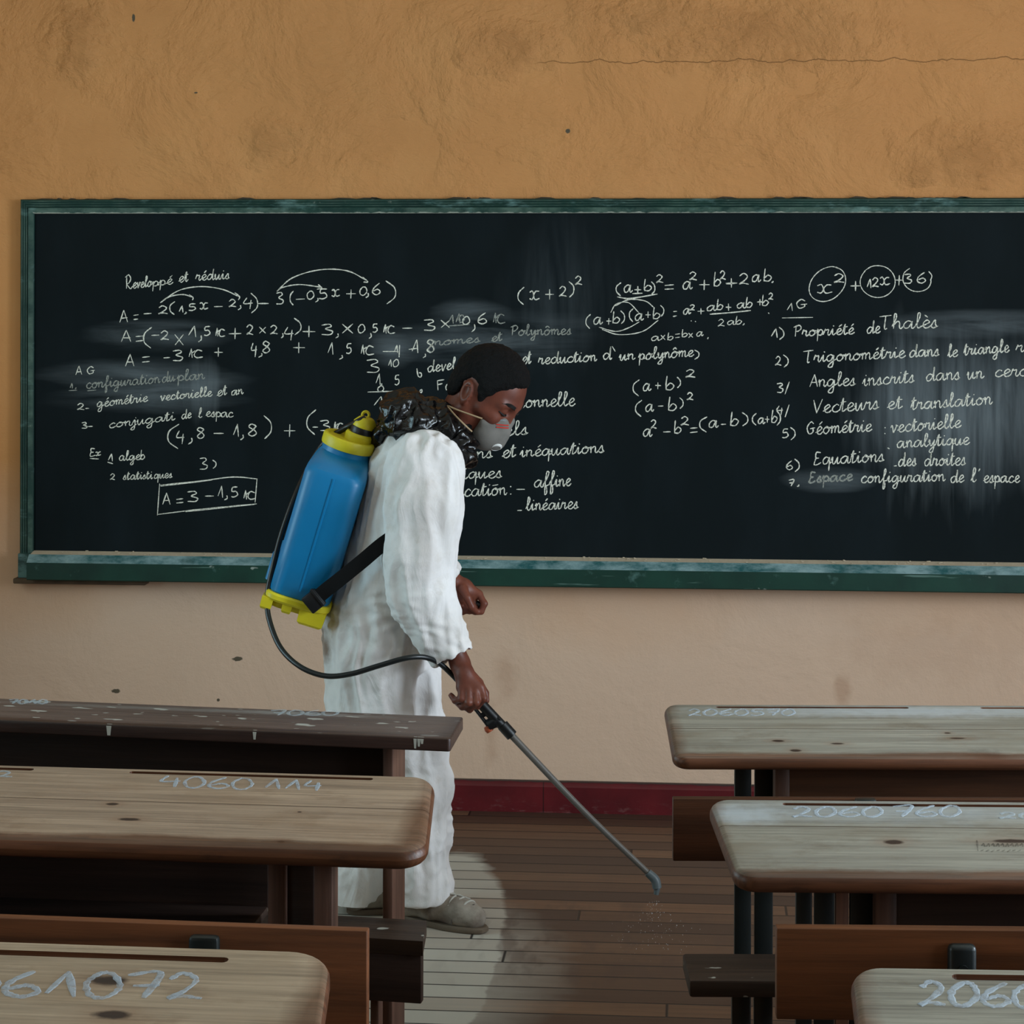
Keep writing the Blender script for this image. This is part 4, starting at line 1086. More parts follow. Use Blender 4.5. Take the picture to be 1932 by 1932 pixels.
# three runs of white paint down the front edge
for px, top, bot, w in ((205, 1370, 1386, 0.005), (480, 1381, 1394, 0.0035), (783, 1392, 1408, 0.003), (790, 1392, 1405, 0.003), (796, 1392, 1401, 0.003)):
    m = MB(); y = -e1.dep - 0.0004; x = e1.x_at(px, y); z1 = e1.hn; z0 = z1 - 0.024 * (bot - top) / 19
    m.add([(x - w, y + 0.004, z1 + 0.0005), (x + w, y + 0.004, z1 + 0.0005), (x + w, y, z1 - 0.003), (x + w * 0.6, y, z0), (x - w * 0.6, y, z0), (x - w, y, z1 - 0.003)], [(0, 1, 2, 5), (5, 2, 3, 4)])
    m.obj('paint_run', M_RUN, e1.desktop, False)
# post whose right side catches the light
e1.post(722, 741, 3.97, 0, 0.756, M_POST, 'leg', 0.10)
ya = e1.y_at(360, 4.02)
MB().box((-2.0, -0.02, 0.50), (e1.x_at(722, -0.02), -0.005, 0.756), 0.002).obj('front_panel', M_PANELD, e1.root)
MB().box((-2.0, -0.17, 0.56), (e1.x_at(722, -0.02), -0.02, 0.575), 0.002).obj('book_shelf', M_PANELD, e1.root)
zs1 = 0.447
yn = e1.y_at(720, 3.74)
ysf = e1.y_at(720, 3.865)
sx = e1.fr.pz(797, 1777, zs1)[0]
qx = e1.fr.pz(808, 1733, zs1)[0]
m = MB(); q = [(-2.0, yn), (sx, yn), (qx, ysf), (-2.0, ysf)]
m.loft([[(x, y, zs1 - 0.026) for x, y in q], [(x, y, zs1) for x, y in q]])
m.obj('bench_seat', M_SEAT, e1.root, False)
MB().box((-1.98, yn + 0.004, zs1 - 0.112), (sx - 0.004, yn + 0.024, zs1 - 0.026), 0.002).obj('bench_apron', M_PANELD, e1.root)
e1.post(699, 716, 3.77, 0, zs1 - 0.026, M_POST, 'bench_leg', 0.03)
MB().box((-1.9, -0.15, 0), (-1.86, -0.05, 0.756), 0.003).obj('leg', M_POST, e1.root)

# --- left row, middle
e2 = Desk('sloping pine school desk with number 4060114 in the middle of the left row', -1, (822, 1466), (0, 1443), (806, 1606), 0.78, 0.742, 2.0, 0.034, 0.045, tops(PALE_L, (108, 64, 40), 0.5),
          seams_px=[(400, 1516)], knots_px=[(245, 1546, 0.016, 0.006), (212, 1517, 0.010, 0.005), (565, 1532, 0.004, 0.003), (530, 1588, 0.006, 0.004)], groove_px=[(245, 1456.5, 705, 1467.5, 0.011), (-200, 1446, 66, 1449.5, 0.011)], bull=0.017)
e2.number(digits('4060', 300, 1464, 480, 1485, 0, 6) + digits('114', 497, 1470, 610, 1489, 0, 5), w=0.006)
e2.number(digits('2', -10, 1455, 26, 1466), M_PAINTFAINT, w=0.006)
for x0, x1, d in ((505, 541, 3.36), (592, 627, 3.30)): e2.post(x0, x1, d, 0, 0.735, M_POST, 'leg', 0.05)
yl = e2.y_at(560, 3.36)
MB().box((e2.x_at(541, yl), yl + 0.004, 0.2), (e2.x_at(592, yl), yl + 0.02, 0.72), 0.002).obj('side_panel', M_PANELD, e2.root)
MB().box((-1.95, -0.10, 0.58), (e2.x_at(506, -0.1), -0.085, 0.745), 0.002).obj('front_panel', M_PANELD, e2.root)
MB().box((-1.95, -0.30, 0.57), (e2.x_at(506, -0.1), -0.10, 0.584), 0.002).obj('book_shelf', M_PANELD, e2.root)
MB().box((-1.9, -0.25, 0), (-1.85, -0.2, 0.735), 0.003).obj('leg', M_POST, e2.root)
yb = e2.y_at(600, 2.86); ztb = e2.fr.py(690, 1757, yb)[2]; xe = e2.x_at(693, yb)
MB().box((-1.9, yb, ztb - 0.15), (xe, yb + 0.02, ztb), 0.002).obj('backrest', M_BACK, e2.root)
xa, xc = e2.x_at(362, yb), e2.x_at(418, yb)
MB().box((xa, yb - 0.02, zs - 0.03), (xc, yb - 0.001, e2.fr.py(390, 1760, yb)[2]), 0.006).obj('backrest_bracket', M_IRON, e2.root)
MB().box((-1.9, yb + 0.06, zs - 0.03), (xe - 0.02, yb + 0.21, zs), 0.005).obj('bench_seat', M_SEAT, e2.root)
MB().box((xa, yb - 0.018, zs - 0.045), (xc, yb + 0.16, zs - 0.03), 0.003).obj('bracket_arm', M_IRON, e2.root)
for x in (-1.8, xe - 0.14): MB().box((x, yb + 0.12, 0), (x + 0.04, yb + 0.16, zs - 0.03), 0.003).obj('bench_leg', M_POST, e2.root)

# --- left row, nearest the camera
e3 = Desk('pine school desk with number 61072 in the lower left picture corner', -1, (628, 1797), (0, 1776), (598, 2010), 0.78, 0.742, 1.9, 0.03, 0.06, tops((184, 162, 136), (108, 64, 40), 0.5),
          knots_px=[(205, 1850, 0.022, 0.012), (210, 1915, 0.022, 0.010)], groove_px=[(-300, 1789, 432, 1809, 0.014)], bull=0.010)
e3.number(digits('061072', -75, 1832, 388, 1880, 0, 5), w=0.0085)
for x in (-0.30, -1.7): MB().box((x, -0.2, 0), (x + 0.04, -0.15, 0.74), 0.003).obj('leg', M_POST, e3.root)
MB().box((-1.8, -0.1, 0.5), (-0.3, -0.085, 0.745), 0.002).obj('front_panel', M_PANELD, e3.root)
MB().box((-1.8, -0.62, zs - 0.03), (-0.1, -0.44, zs), 0.005).obj('bench_seat', M_SEAT, e3.root)
for x in (-0.2, -1.7): MB().box((x, -0.55, 0), (x + 0.04, -0.51, zs - 0.03), 0.003).obj('bench_leg', M_POST, e3.root)

# ------------------------------------------------------------------ the walker
PO = at_z(762, 1745, 0)
PF = Frame(PO, YAW)
person = empty('person', PF, 'person in white coveralls and dust mask bending forward to spray the floor', 'person')
P = PF.pd                                     # pixel and depth -> the person's own frame
K = 4000.0

M_SKIN = None
def skin_material():
    b = NB('skin', 0.45, 0.32)
    n = b.noise(18, 5)
    c = b.mix(b.ramp(n, 0.35, 0.7), lin(118, 66, 50), lin(94, 50, 39))
    c = b.mix(b.math('MULTIPLY', b.ramp(b.noise(140, 3), 0.5, 0.7), 0.25), c, lin(80, 44, 38))
    b.color(c); b.bump(b.noise(260, 3), 0.12, 0.001)
    b.b.inputs['Subsurface Weight'].default_value = 0.08
    b.b.inputs['Subsurface Radius'].default_value = (0.01, 0.004, 0.002)
    b.b.inputs['Subsurface Scale'].default_value = 0.5
    return b.m
M_SKIN = skin_material()
def cloth_material():
    b = NB('white coverall cloth', 0.8, 0.15)
    c = b.mix(b.ramp(b.noise(7, 6), 0.35, 0.7), lin(232, 228, 227), lin(216, 211, 207))
    c = b.mix(b.math('MULTIPLY', b.ramp(b.noise(22, 6, None, 0.65), 0.55, 0.75), 0.35), c, lin(182, 168, 150))
    w = b.math('MULTIPLY', b.math('SUBTRACT', b.noise(30, 4), 0.5), 1.8)
    for (x, y, d, rx, rz, k) in ((611, 1215, 5.35, 0.018, 0.045, 0.8), (640, 1160, 5.3, 0.03, 0.04, 0.3), (800, 990, 5.1, 0.03, 0.12, 0.15)):
        p = P(x, y, d)
        c = b.mix(b.math('MULTIPLY', b.ellip((p[0], p[2]), (rx, rz), (0, 2), w, 0.5), k), c, lin(124, 92, 66))
    b.color(c)
    n = b.noise(15, 5, b.mapv((1.2, 1, 0.6)), 0.55, 0.8)
    rid = b.math('SUBTRACT', 1.0, b.math('MULTIPLY', b.math('ABSOLUTE', b.math('SUBTRACT', n, 0.5)), 4.0))
    b.bump(rid, 0.22, 0.006, b.bump(b.noise(300, 2), 0.15, 0.001))
    return b.m
M_CLOTH = cloth_material()

# --- head frame: forward, his right (towards the camera), up
HO = P(927, 724, 5.39)
yw, pt = math.radians(28), math.radians(34)
hf = np.array([math.cos(pt) * math.cos(yw), -math.cos(pt) * math.sin(yw), -math.sin(pt)])
hu = np.array([math.sin(pt) * math.cos(yw), -math.sin(pt) * math.sin(yw), math.cos(pt)])
hs = np.cross(hf, hu)
HM = np.stack([hf, hs, hu])
H = lambda f, s_, u: HO + f * hf + s_ * hs + u * hu

def fist(S, mcp, pip, dip, tip, r=(0.0095, 0.009, 0.0082, 0.0072), k=0.004):
    for a, b_, ra, rb in ((mcp, pip, r[0], r[1]), (pip, dip, r[1], r[2]), (dip, tip, r[2], r[3])):
        S.cap(a, b_, ra, rb, k)

def build_body():
    hgt = 0.0035
    S = SDF((-0.36, -0.32, 0.0), (0.42, 0.66, 1.56), hgt)
    # trunk and legs, all inside the clothes
    S.cap(P(722, 1190, 5.40), P(742, 1040, 5.40), 0.095, 0.09, 0.03, 1.35)
    S.cap(P(742, 1040, 5.40), P(785, 890, 5.40), 0.09, 0.085, 0.03, 1.5)
    for side, hip, knee, heel, toe in ((1, (728, 1215, 5.33), (790, 1470, 5.325), (748, 1731), (917, 1762)), (-1, (708, 1215, 5.48), (712, 1465, 5.47), (654, 1724), (780, 1717))):
        hh, tt = PF.pz(heel[0], heel[1], 0), PF.pz(toe[0], toe[1], 0); z = np.array([0, 0, 1.0])
        ank = hh + 0.24 * (tt - hh) + 0.10 * z
        S.cap(P(*hip), P(*knee), 0.062, 0.045, 0.03)
        S.cap(P(*knee), ank, 0.042, 0.030, 0.02)
        S.cap(ank, hh + 0.24 * (tt - hh) + 0.055 * z, 0.029, 0.026, 0.01)
        S.cap(hh + 0.24 * (tt - hh) + 0.05 * z, hh + 0.66 * (tt - hh) + 0.040 * z, 0.024, 0.020, 0.01)
    # arms
    sh, el, wr = P(800, 885, 5.24), P(800, 1075, 5.19), P(868, 1252, 5.165)
    S.cap(P(790, 890, 5.4), sh, 0.06, 0.05, 0.03)
    S.cap(sh, el, 0.046, 0.038, 0.02); S.cap(el, wr, 0.038, 0.0235, 0.015)
    sh2, el2, wr2 = P(795, 885, 5.56), P(792, 1045, 5.60), P(852, 1098, 5.60)
    S.cap(P(790, 890, 5.4), sh2, 0.06, 0.05, 0.03)
    S.cap(sh2, el2, 0.046, 0.038, 0.02); S.cap(el2, wr2, 0.038, 0.026, 0.015)
    # right hand: back of the hand, then the fingers closed round the grip
    S.cap(wr, P(876, 1272, 5.145), 0.0245, 0.024, 0.01)
    for x, y in ((905, 1297), (893, 1299), (881, 1299), (870, 1297)):
        S.cap(P(876, 1270, 5.145), P(x, y, 5.128), 0.018, 0.0135, 0.010)
    fing = [((908, 1297, 5.128), (913, 1318, 5.118), (900, 1333, 5.135), (888, 1331, 5.150)),
            ((897, 1301, 5.122), (899, 1326, 5.106), (886, 1339, 5.124), (874, 1333, 5.146)),
            ((884, 1301, 5.120), (884, 1326, 5.104), (872, 1334, 5.122), (862, 1326, 5.146)),
            ((871, 1299, 5.124), (870, 1319, 5.110), (859, 1322, 5.126), (851, 1312, 5.142))]
    for f in fing: fist(S, *[P(*q) for q in f])
    fist(S, P(884, 1268, 5.168), P(903, 1288, 5.185), P(915, 1308, 5.188), P(918, 1322, 5.180), (0.013, 0.0115, 0.010, 0.008))
    # left hand: fist round the pump lever, thumb and index closing to a ring
    S.cap(wr2, P(876, 1110, 5.60), 0.025, 0.024, 0.012)
    for x, y in ((903, 1121), (892, 1126), (880, 1130), (869, 1132)):
        S.cap(P(874, 1108, 5.60), P(x, y, 5.592), 0.019, 0.012, 0.010)
    fing = [((904, 1121, 5.590), (914, 1139, 5.575), (908, 1154, 5.575), (896, 1156, 5.590)),
            ((893, 1128, 5.600), (896, 1147, 5.585), (886, 1153, 5.590), (878, 1146, 5.605)),
            ((881, 1131, 5.605), (882, 1150, 5.588), (872, 1155, 5.594), (865, 1147, 5.610)),
            ((869, 1131, 5.608), (869, 1147, 5.592), (861, 1150, 5.598), (855, 1143, 5.612))]
    for f in fing: fist(S, *[P(*q) for q in f])
    fist(S, P(872, 1110, 5.575), P(882, 1128, 5.555), P(890, 1145, 5.556), P(899, 1155, 5.570), (0.0125, 0.0105, 0.0095, 0.0078))
    # neck and head
    S.cap(H(-0.028, 0, -0.05), P(835, 850, 5.40), 0.055, 0.062, 0.02)
    S.ell(HO, (0.097, 0.074, 0.090), HM, 0.01)
    S.ell(H(0.042, 0, -0.045), (0.052, 0.061, 0.078), HM, 0.02)
    for sg in (1, -1):
        S.cap(H(0.000, 0.054 * sg, -0.075), H(0.072, 0.016 * sg, -0.122), 0.020, 0.017, 0.02)
        S.cap(H(0.000, 0.056 * sg, -0.03), H(0.0, 0.054 * sg, -0.075), 0.018, 0.02, 0.02)
        S.cap(H(0.066, 0.040 * sg, -0.055), H(0.035, 0.058 * sg, -0.048), 0.019, 0.015, 0.015)     # cheekbone
        S.cap(H(0.089, 0.010 * sg, -0.010), H(0.074, 0.046 * sg, -0.010), 0.010, 0.010, 0.012)     # brow
    S.cap(H(0.078, 0, -0.122), H(0.07, 0, -0.10), 0.022, 0.024, 0.02)                               # chin
    for sg in (1, -1):
        S.ell(H(0.098, 0.032 * sg, -0.026), (0.018, 0.018, 0.012), HM, 0.010, 's')                  # eye sockets
        S.ell(H(0.0750, 0.032 * sg, -0.0250), (0.0145, 0.0165, 0.0125), HM, 0.003)                  # lids
    S.cap(H(0.089, 0, -0.020), H(0.092, 0, -0.058), 0.0085, 0.010, 0.010)                           # nose
    for sg in (1, -1): S.cap(H(0.086, 0.012 * sg, -0.062), H(0.082, 0.014 * sg, -0.061), 0.0085, 0.007, 0.006)
    S.ell(H(0.084, 0, -0.086), (0.012, 0.024, 0.008), HM, 0.006); S.ell(H(0.083, 0, -0.097), (0.012, 0.021, 0.008), HM, 0.006)
    # ears: shell, hollow, lobe, tragus
    for sg in (1, -1):
        tl = math.radians(12)
        ef = math.cos(tl) * hf + math.sin(tl) * hu; eu = -math.sin(tl) * hf + math.cos(tl) * hu
        es = sg * hs + 0.35 * -hf; es /= np.linalg.norm(es)
        EM = np.stack([ef, es, eu])
        S.ell(H(-0.014, 0.079 * sg, -0.032), (0.0195, 0.0085, 0.0320), EM, 0.004)
        S.ell(H(-0.012, 0.0885 * sg, -0.026), (0.0125, 0.0105, 0.0220), EM, 0.004, 's')
        S.cap(H(-0.022, 0.085 * sg, -0.018), H(-0.012, 0.084 * sg, -0.012), 0.003, 0.0025, 0.003)
        S.ell(H(-0.002, 0.081 * sg, -0.034), (0.005, 0.004, 0.007), HM, 0.003)
        S.ell(H(-0.006, 0.079 * sg, -0.057), (0.008, 0.006, 0.008), HM, 0.004)
    V, F = S.mesh()
    V = relax(V, F, 2, 0.4)
    return np_mesh('body', V, F, M_SKIN, person)
build_body()

# --- eyes, lashes, brows
def face_details():
    white = plain('eye', (150, 140, 132), 0.2, 0.6, 0.05); dark = plain('lash hair', (16, 12, 11), 0.7)
    for sg in (1, -1):
        m = MB(); m.lathe([(0.0105 * math.sin(math.pi * k / 12), -0.0105 * math.cos(math.pi * k / 12)) for k in range(13)], H(0.0775, 0.032 * sg, -0.0275), hf, hs, 16)
        m.obj('eye', white, person)
        pts = [H(0.0800, 0.0165 * sg, -0.0325), H(0.0895, 0.026 * sg, -0.0335), H(0.0900, 0.037 * sg, -0.0325), H(0.0780, 0.0495 * sg, -0.0275)]
        MB().tube(pts, (0.0011, 0.0024, 0.0027, 0.0015), 6).obj('eyelashes', dark, person)
        pts = [H(0.0995, 0.011 * sg, -0.0105), H(0.0985, 0.024 * sg, -0.0048), H(0.0910, 0.038 * sg, -0.0020), H(0.0770, 0.053 * sg, -0.0080)]
        pts = [p + hf * -0.0015 for p in pts]
        MB().strap(pts, 0.0085, 0.0035, hf).obj('eyebrow', dark, person)
face_details()

def poly_sdf(Fq, Uq, poly):
    """signed distance to a polygon in the head's side view"""
    d = np.full(np.broadcast(Fq, Uq).shape, 1e9, np.float32); ins = np.zeros(d.shape, bool)
    n = len(poly)
    for i in range(n):
        (ax, ay), (bx, by) = poly[i], poly[(i + 1) % n]
        ex, ey = bx - ax, by - ay; wx, wy = Fq - ax, Uq - ay
        t = np.clip((wx * ex + wy * ey) / (ex * ex + ey * ey), 0, 1)
        d = np.minimum(d, (wx - ex * t) ** 2 + (wy - ey * t) ** 2)
        c = ((ay <= Uq) & (by > Uq)) | ((by <= Uq) & (ay > Uq))
        xi = ax + (Uq - ay) / (ey if abs(ey) > 1e-9 else 1e-9) * ex
        ins ^= c & (Fq < xi)
    d = np.sqrt(d)
    return np.where(ins, -d, d)

def hair():
    S = SDF(HO - 0.16, HO + 0.16, 0.003)
    S.ell(HO + 0.002 * hu, (0.1045, 0.082, 0.101), HM, 0.004)
    S.ell(H(-0.040, 0, -0.045), (0.060, 0.066, 0.06), HM, 0.02)
    skin = [(.25, .046), (.098, .046), (.076, .036), (.060, .012), (.044, -.012), (.036, -.044), (.020, -.050), (.008, -.026), (-.004, .000), (-.02, .002), (-.034, -.018), (-.036, -.05), (-.040, -.09), (-.05, -.2), (.25, -.2)]
    def fn(X, Y, Z):
        x, y, z = X - HO[0], Y - HO[1], Z - HO[2]
        f = hf[0] * x + hf[1] * y + hf[2] * z; u = hu[0] * x + hu[1] * y + hu[2] * z
        return poly_sdf(f, u, skin)
    S.op(fn, HO - 0.16, HO + 0.16, 0.026, 's')
    V, F = S.mesh(); V = relax(V, F, 2)
    N = normals(V, F)
    D = np.array([noise.noise(Vector(p * 130)) * 0.0022 + noise.noise(Vector(p * 45)) * 0.0022 for p in V])
    V = V + N * D[:, None]
    b = NB('black hair', 0.75, 0.2); b.color(b.mix(b.noise(200, 4), lin(4, 4, 5), lin(12, 11, 11))); b.bump(b.noise(420, 4), 0.9, 0.004)
    np_mesh('hair', V, F, b.m, person)
hair()

def mask():
    S = SDF(HO - 0.2, HO + 0.2, 0.003)
    S.ell(H(0.060, 0, -0.100), (0.050, 0.060, 0.056), HM, 0.004)
    S.cap(H(0.084, 0, -0.054), H(0.091, 0, -0.082), 0.0145, 0.019, 0.016)
    S.cap(H(0.091, 0, -0.082), H(0.097, 0, -0.112), 0.019, 0.019, 0.016)
    for sg in (1, -1): S.cap(H(0.056, 0.051 * sg, -0.073), H(0.086, 0.022 * sg, -0.055), 0.0125, 0.0145, 0.014)
    S.plane_cut(H(0.0475, 0, -0.1), -hf + 0.12 * hu, HO - 0.2, HO + 0.2)
    V, F = S.mesh(); V = relax(V, F, 2)
    b = NB('grey mask felt', 0.85, 0.15); b.color(b.mix(b.noise(40, 5), lin(126, 122, 116), lin(106, 103, 98))); b.bump(b.noise(120, 4), 0.15, 0.002)
    o = np_mesh('dust_mask', V, F, b.m, person)
    tree = __import__('mathutils').bvhtree.BVHTree.FromPolygons([Vector(v) for v in V], [list(map(int, f)) for f in F])
    def on(px, py, off=0.001):
        a = P(px, py, 5.0); q = P(px, py, 5.6)
        hit = tree.ray_cast(Vector(a), Vector(q - a).normalized())
        return np.array(hit[0]) + np.array(hit[1]) * off if hit[0] is not None else P(px, py, 5.31)
    red = plain('red print', (206, 62, 50), 0.6)
    m = MB()
    for y0 in (800.5, 805.5):
        m.strap([on(936, y0), on(944, y0 + 0.7), on(952, y0 + 1.4), on(959, y0 + 2.0)], 0.0032, 0.0008, -hf - hs)
    m.obj('red_lettering', red, o)
    alu = plain('nose clip', (120, 124, 126), 0.5, 0.4)
    MB().strap([on(922, 791), on(936, 792), on(948, 793), on(955, 794)], 0.0035, 0.0006, (0, -1, 0)).obj('nose_clip', alu, o)
    wh = plain('white valve plastic', (220, 220, 216), 0.4, 0.5, 0.03)
    c = H(0.106, 0.012, -0.121); ax = 0.72 * hf - 0.50 * hu + 0.42 * hs; ax /= np.linalg.norm(ax)
    m = MB(); m.lathe([(0.016, -0.012), (0.0165, -0.002), (0.0155, 0.002), (0.012, 0.004), (0.0115, 0.0025), (0.004, 0.002), (0.0, 0.002)], c, ax, hs, 24)
    m.box(c - 0.001, c + 0.001)
    m.obj('valve', wh, o)
    el = plain('elastic', (178, 152, 118), 0.7)
    back = [P(836, 770, 5.36), P(833, 768, 5.41), P(842, 775, 5.46), P(880, 795, 5.48)]
    MB().tube([P(910, 790, 5.305), P(890, 783, 5.305), P(862, 773, 5.315), P(845, 766, 5.335)] + back, 0.0022, 8).obj('elastic_strap', el, o)
    MB().tube([P(890, 814, 5.305), P(876, 801, 5.285), P(858, 783, 5.300), P(843, 767, 5.335)] + [q + np.array([0, 0, -0.004]) for q in back], 0.0022, 8).obj('elastic_strap', el, o)
mask()

# --- white coverall
def coverall():
    S = SDF((-0.40, -0.34, 0.02), (0.42, 0.62, 1.36), 0.0055)
    px = lambda v, d=5.4: v * d / K
    prof = [(836, 796, 56, .120), (868, 790, 82, .165), (910, 776, 88, .180), (960, 766, 92, .185), (1030, 752, 94, .185), (1100, 737, 98, .185), (1170, 724, 113, .19), (1250, 724, 112, .195), (1345, 722, 104, .19)]
    for (ya, xa, ra, da), (yb, xb, rb, db) in zip(prof, prof[1:]):
        # elliptical slices stacked along the spine
        n = 5
        for i in range(n):
            t = (i + 0.5) / n
            r = px(ra + (rb - ra) * t); d_ = da + (db - da) * t
            S.ell(P(xa + (xb - xa) * t, ya + (yb - ya) * t, 5.40), (r, d_, 0.075), None, 0.012)
    S.cap(P(790, 872, 5.40), P(798, 878, 5.26), 0.070, 0.075, 0.03)            # shoulders
    S.cap(P(790, 872, 5.40), P(795, 880, 5.54), 0.070, 0.072, 0.03)
    # right sleeve, wide and hanging
    pts = [(802, 882, 5.235, .092), (800, 960, 5.205, .093), (794, 1050, 5.195, .090), (802, 1130, 5.185, .079), (828, 1190, 5.175, .064), (858, 1243, 5.165, .052), (874, 1272, 5.16, .048)]
    for a, b_ in zip(pts, pts[1:]): S.cap(P(*a[:3]), P(*b_[:3]), a[3], b_[3], 0.012, 0.82)
    # left sleeve
    pts = [(798, 884, 5.55, .085), (794, 970, 5.585, .080), (798, 1060, 5.605, .070), (838, 1094, 5.605, .052), (870, 1112, 5.605, .046)]
    for a, b_ in zip(pts, pts[1:]): S.cap(P(*a[:3]), P(*b_[:3]), a[3], b_[3], 0.012)
    # legs
    pts = [(736, 1300, 5.33, .116), (770, 1390, 5.325, .098), (792, 1480, 5.325, .078), (790, 1560, 5.33, .073), (785, 1630, 5.335, .070), (800, 1672, 5.345, .072), (806, 1725, 5.345, .072)]
    for a, b_ in zip(pts, pts[1:]): S.cap(P(*a[:3]), P(*b_[:3]), a[3], b_[3], 0.02, 0.95)
    S.cap(P(842, 1668, 5.32), P(838, 1690, 5.32), 0.022, 0.024, 0.02)
    pts = [(706, 1320, 5.49, .110), (712, 1440, 5.48, .085), (698, 1560, 5.47, .074), (681, 1650, 5.46, .074), (677, 1740, 5.455, .077)]
    for a, b_ in zip(pts, pts[1:]): S.cap(P(*a[:3]), P(*b_[:3]), a[3], b_[3], 0.02, 0.95)
    # cuffs and hems: cut straight, then hollowed
    a, b_ = P(828, 1190, 5.175), P(874, 1272, 5.16); t = (b_ - a) / np.linalg.norm(b_ - a)
    c = P(858, 1241, 5.165); q = np.array([0.09, 0.09, 0.09])
    S.plane_cut(c, t + np.array([-0.10, 0, 0.05]), c + t * 0.05 - q, c + t * 0.05 + q)
    S.cap(c - t * 0.05, c + t * 0.05, 0.036, 0.044, 0.004, 0.82, 's')
    a, b_ = P(838, 1094, 5.605), P(870, 1112, 5.605); t = (b_ - a) / np.linalg.norm(b_ - a)
    c = P(852, 1100, 5.605); S.plane_cut(c, t, c + t * 0.04 - q, c + t * 0.04 + q)
    S.cap(c - t * 0.04, c + t * 0.05, 0.032, 0.040, 0.004, 1, 's')
    for (cx, cy, d, tilt) in ((806, 1703, 5.345, 0.10), (680, 1717, 5.455, -0.05)):
        c = P(cx, cy, d); S.plane_cut(c, (tilt, -0.05, -1), c - np.array([0.12, 0.12, 0.16]), c + np.array([0.12, 0.12, 0.02]))
        S.cap(c + np.array([0, 0, 0.05]), c - np.array([0, 0, 0.06]), 0.052, 0.062, 0.004, 0.95, 's')
    # neck opening
    S.cap(P(806, 850, 5.40), P(836, 812, 5.40), 0.062, 0.07, 0.01, 1.1, 's')
    V, F = S.mesh(); V = relax(V, F, 4, 0.5)
    N = normals(V, F)
    # folds: long hanging ones on the sleeve and trunk, crumples at the crotch, knees and hems
    c1, c2 = P(800, 960, 5.2), P(800, 1180, 5.2)
    D = np.zeros(len(V))
    for i, p in enumerate(V):
        v = Vector(p)
        warp = noise.noise(v * 6) * 0.9
        a = noise.noise(Vector((p[0] * 26 + warp, p[1] * 26, p[2] * 4.0 + 3)))
        fold = (1 - abs(a) * 2.2)
        d = 0.0085 * fold
        q = noise.noise(Vector((p[0] * 16 + 5, p[1] * 16, p[2] * 34 + warp * 2)))
        k = max(0.0, 1 - abs(p[2] - c2[2]) / 0.16) * (1.0 if p[1] < 0.12 else 0.3)     # bunching near the elbow and cuff
        d += 0.006 * (1 - abs(q) * 2.2) * k
        k2 = max(0.0, 1 - p[2] / 0.75)
        w = noise.noise(v * 34)
        d += (0.0012 + 0.0022 * k2) * (1 - abs(w) * 2.5)
        w = noise.noise(Vector((p[0] * 15 + 9, p[1] * 15, p[2] * 11)))
        d += 0.0055 * k2 * (1 - abs(w) * 2.4)
        d += 0.010 * noise.noise(v * 7.5)
        d *= min(1.0, 0.25 + p[2] / 0.25)
        D[i] = d - 0.004
    V = V + N * D[:, None]
    V = relax(V, F, 1, 0.3)
    np_mesh('coverall', V, F, M_CLOTH, person)
coverall()

# --- black plastic bag round the neck
def bag():
    S = SDF(P(690, 900, 5.4) - np.array([0, .3, 0]), P(910, 715, 5.4) + np.array([0, .3, 0]), 0.0035)
    S.ell(P(764, 784, 5.38), (0.055, 0.13, 0.056), None, 0.02)
    S.ell(P(800, 792, 5.38), (0.06, 0.125, 0.050), None, 0.02)
    S.ell(P(832, 806, 5.38), (0.052, 0.10, 0.040), None, 0.02)
    S.cap(P(846, 800, 5.36), P(872, 826, 5.35), 0.034, 0.026, 0.02, 1.6)
    S.cap(P(872, 826, 5.35), P(880, 856, 5.345), 0.024, 0.018, 0.02, 1.6)
    S.cap(P(866, 838, 5.34), P(876, 858, 5.34), 0.020, 0.018, 0.02, 1.6)
    S.cap(P(724, 818, 5.36), P(748, 806, 5.36), 0.024, 0.03, 0.015, 1.5)
    V, F = S.mesh(); V = relax(V, F, 2)
    N = normals(V, F); D = np.zeros(len(V))
    for i, p in enumerate(V):
        v = Vector((p[0] * 0.8 + p[2] * 0.6, p[1], p[2] * 0.9 - p[0] * 0.4))
        d = 0.0
        for fq, am in ((15, 0.014), (32, 0.0095), (70, 0.003)):
            d += am * (1 - 2.6 * abs(noise.noise(Vector((v.x * fq * 0.7, v.y * fq, v.z * fq * 1.3)))))
        D[i] = d - 0.006
    V = V + N * D[:, None]
    b = NB('black plastic film', 0.24, 0.5); b.color(b.mix(b.noise(30, 4), lin(5, 5, 6), lin(12, 12, 13)))
    n = b.noise(20, 4, b.mapv((1, 1, 1.8)), 0.5, 1.5)
    b.bump(b.math('ABSOLUTE', b.math('SUBTRACT', n, 0.5)), 0.18, 0.02)
    np_mesh('black_plastic_cape', V, F, b.m, person)
bag()

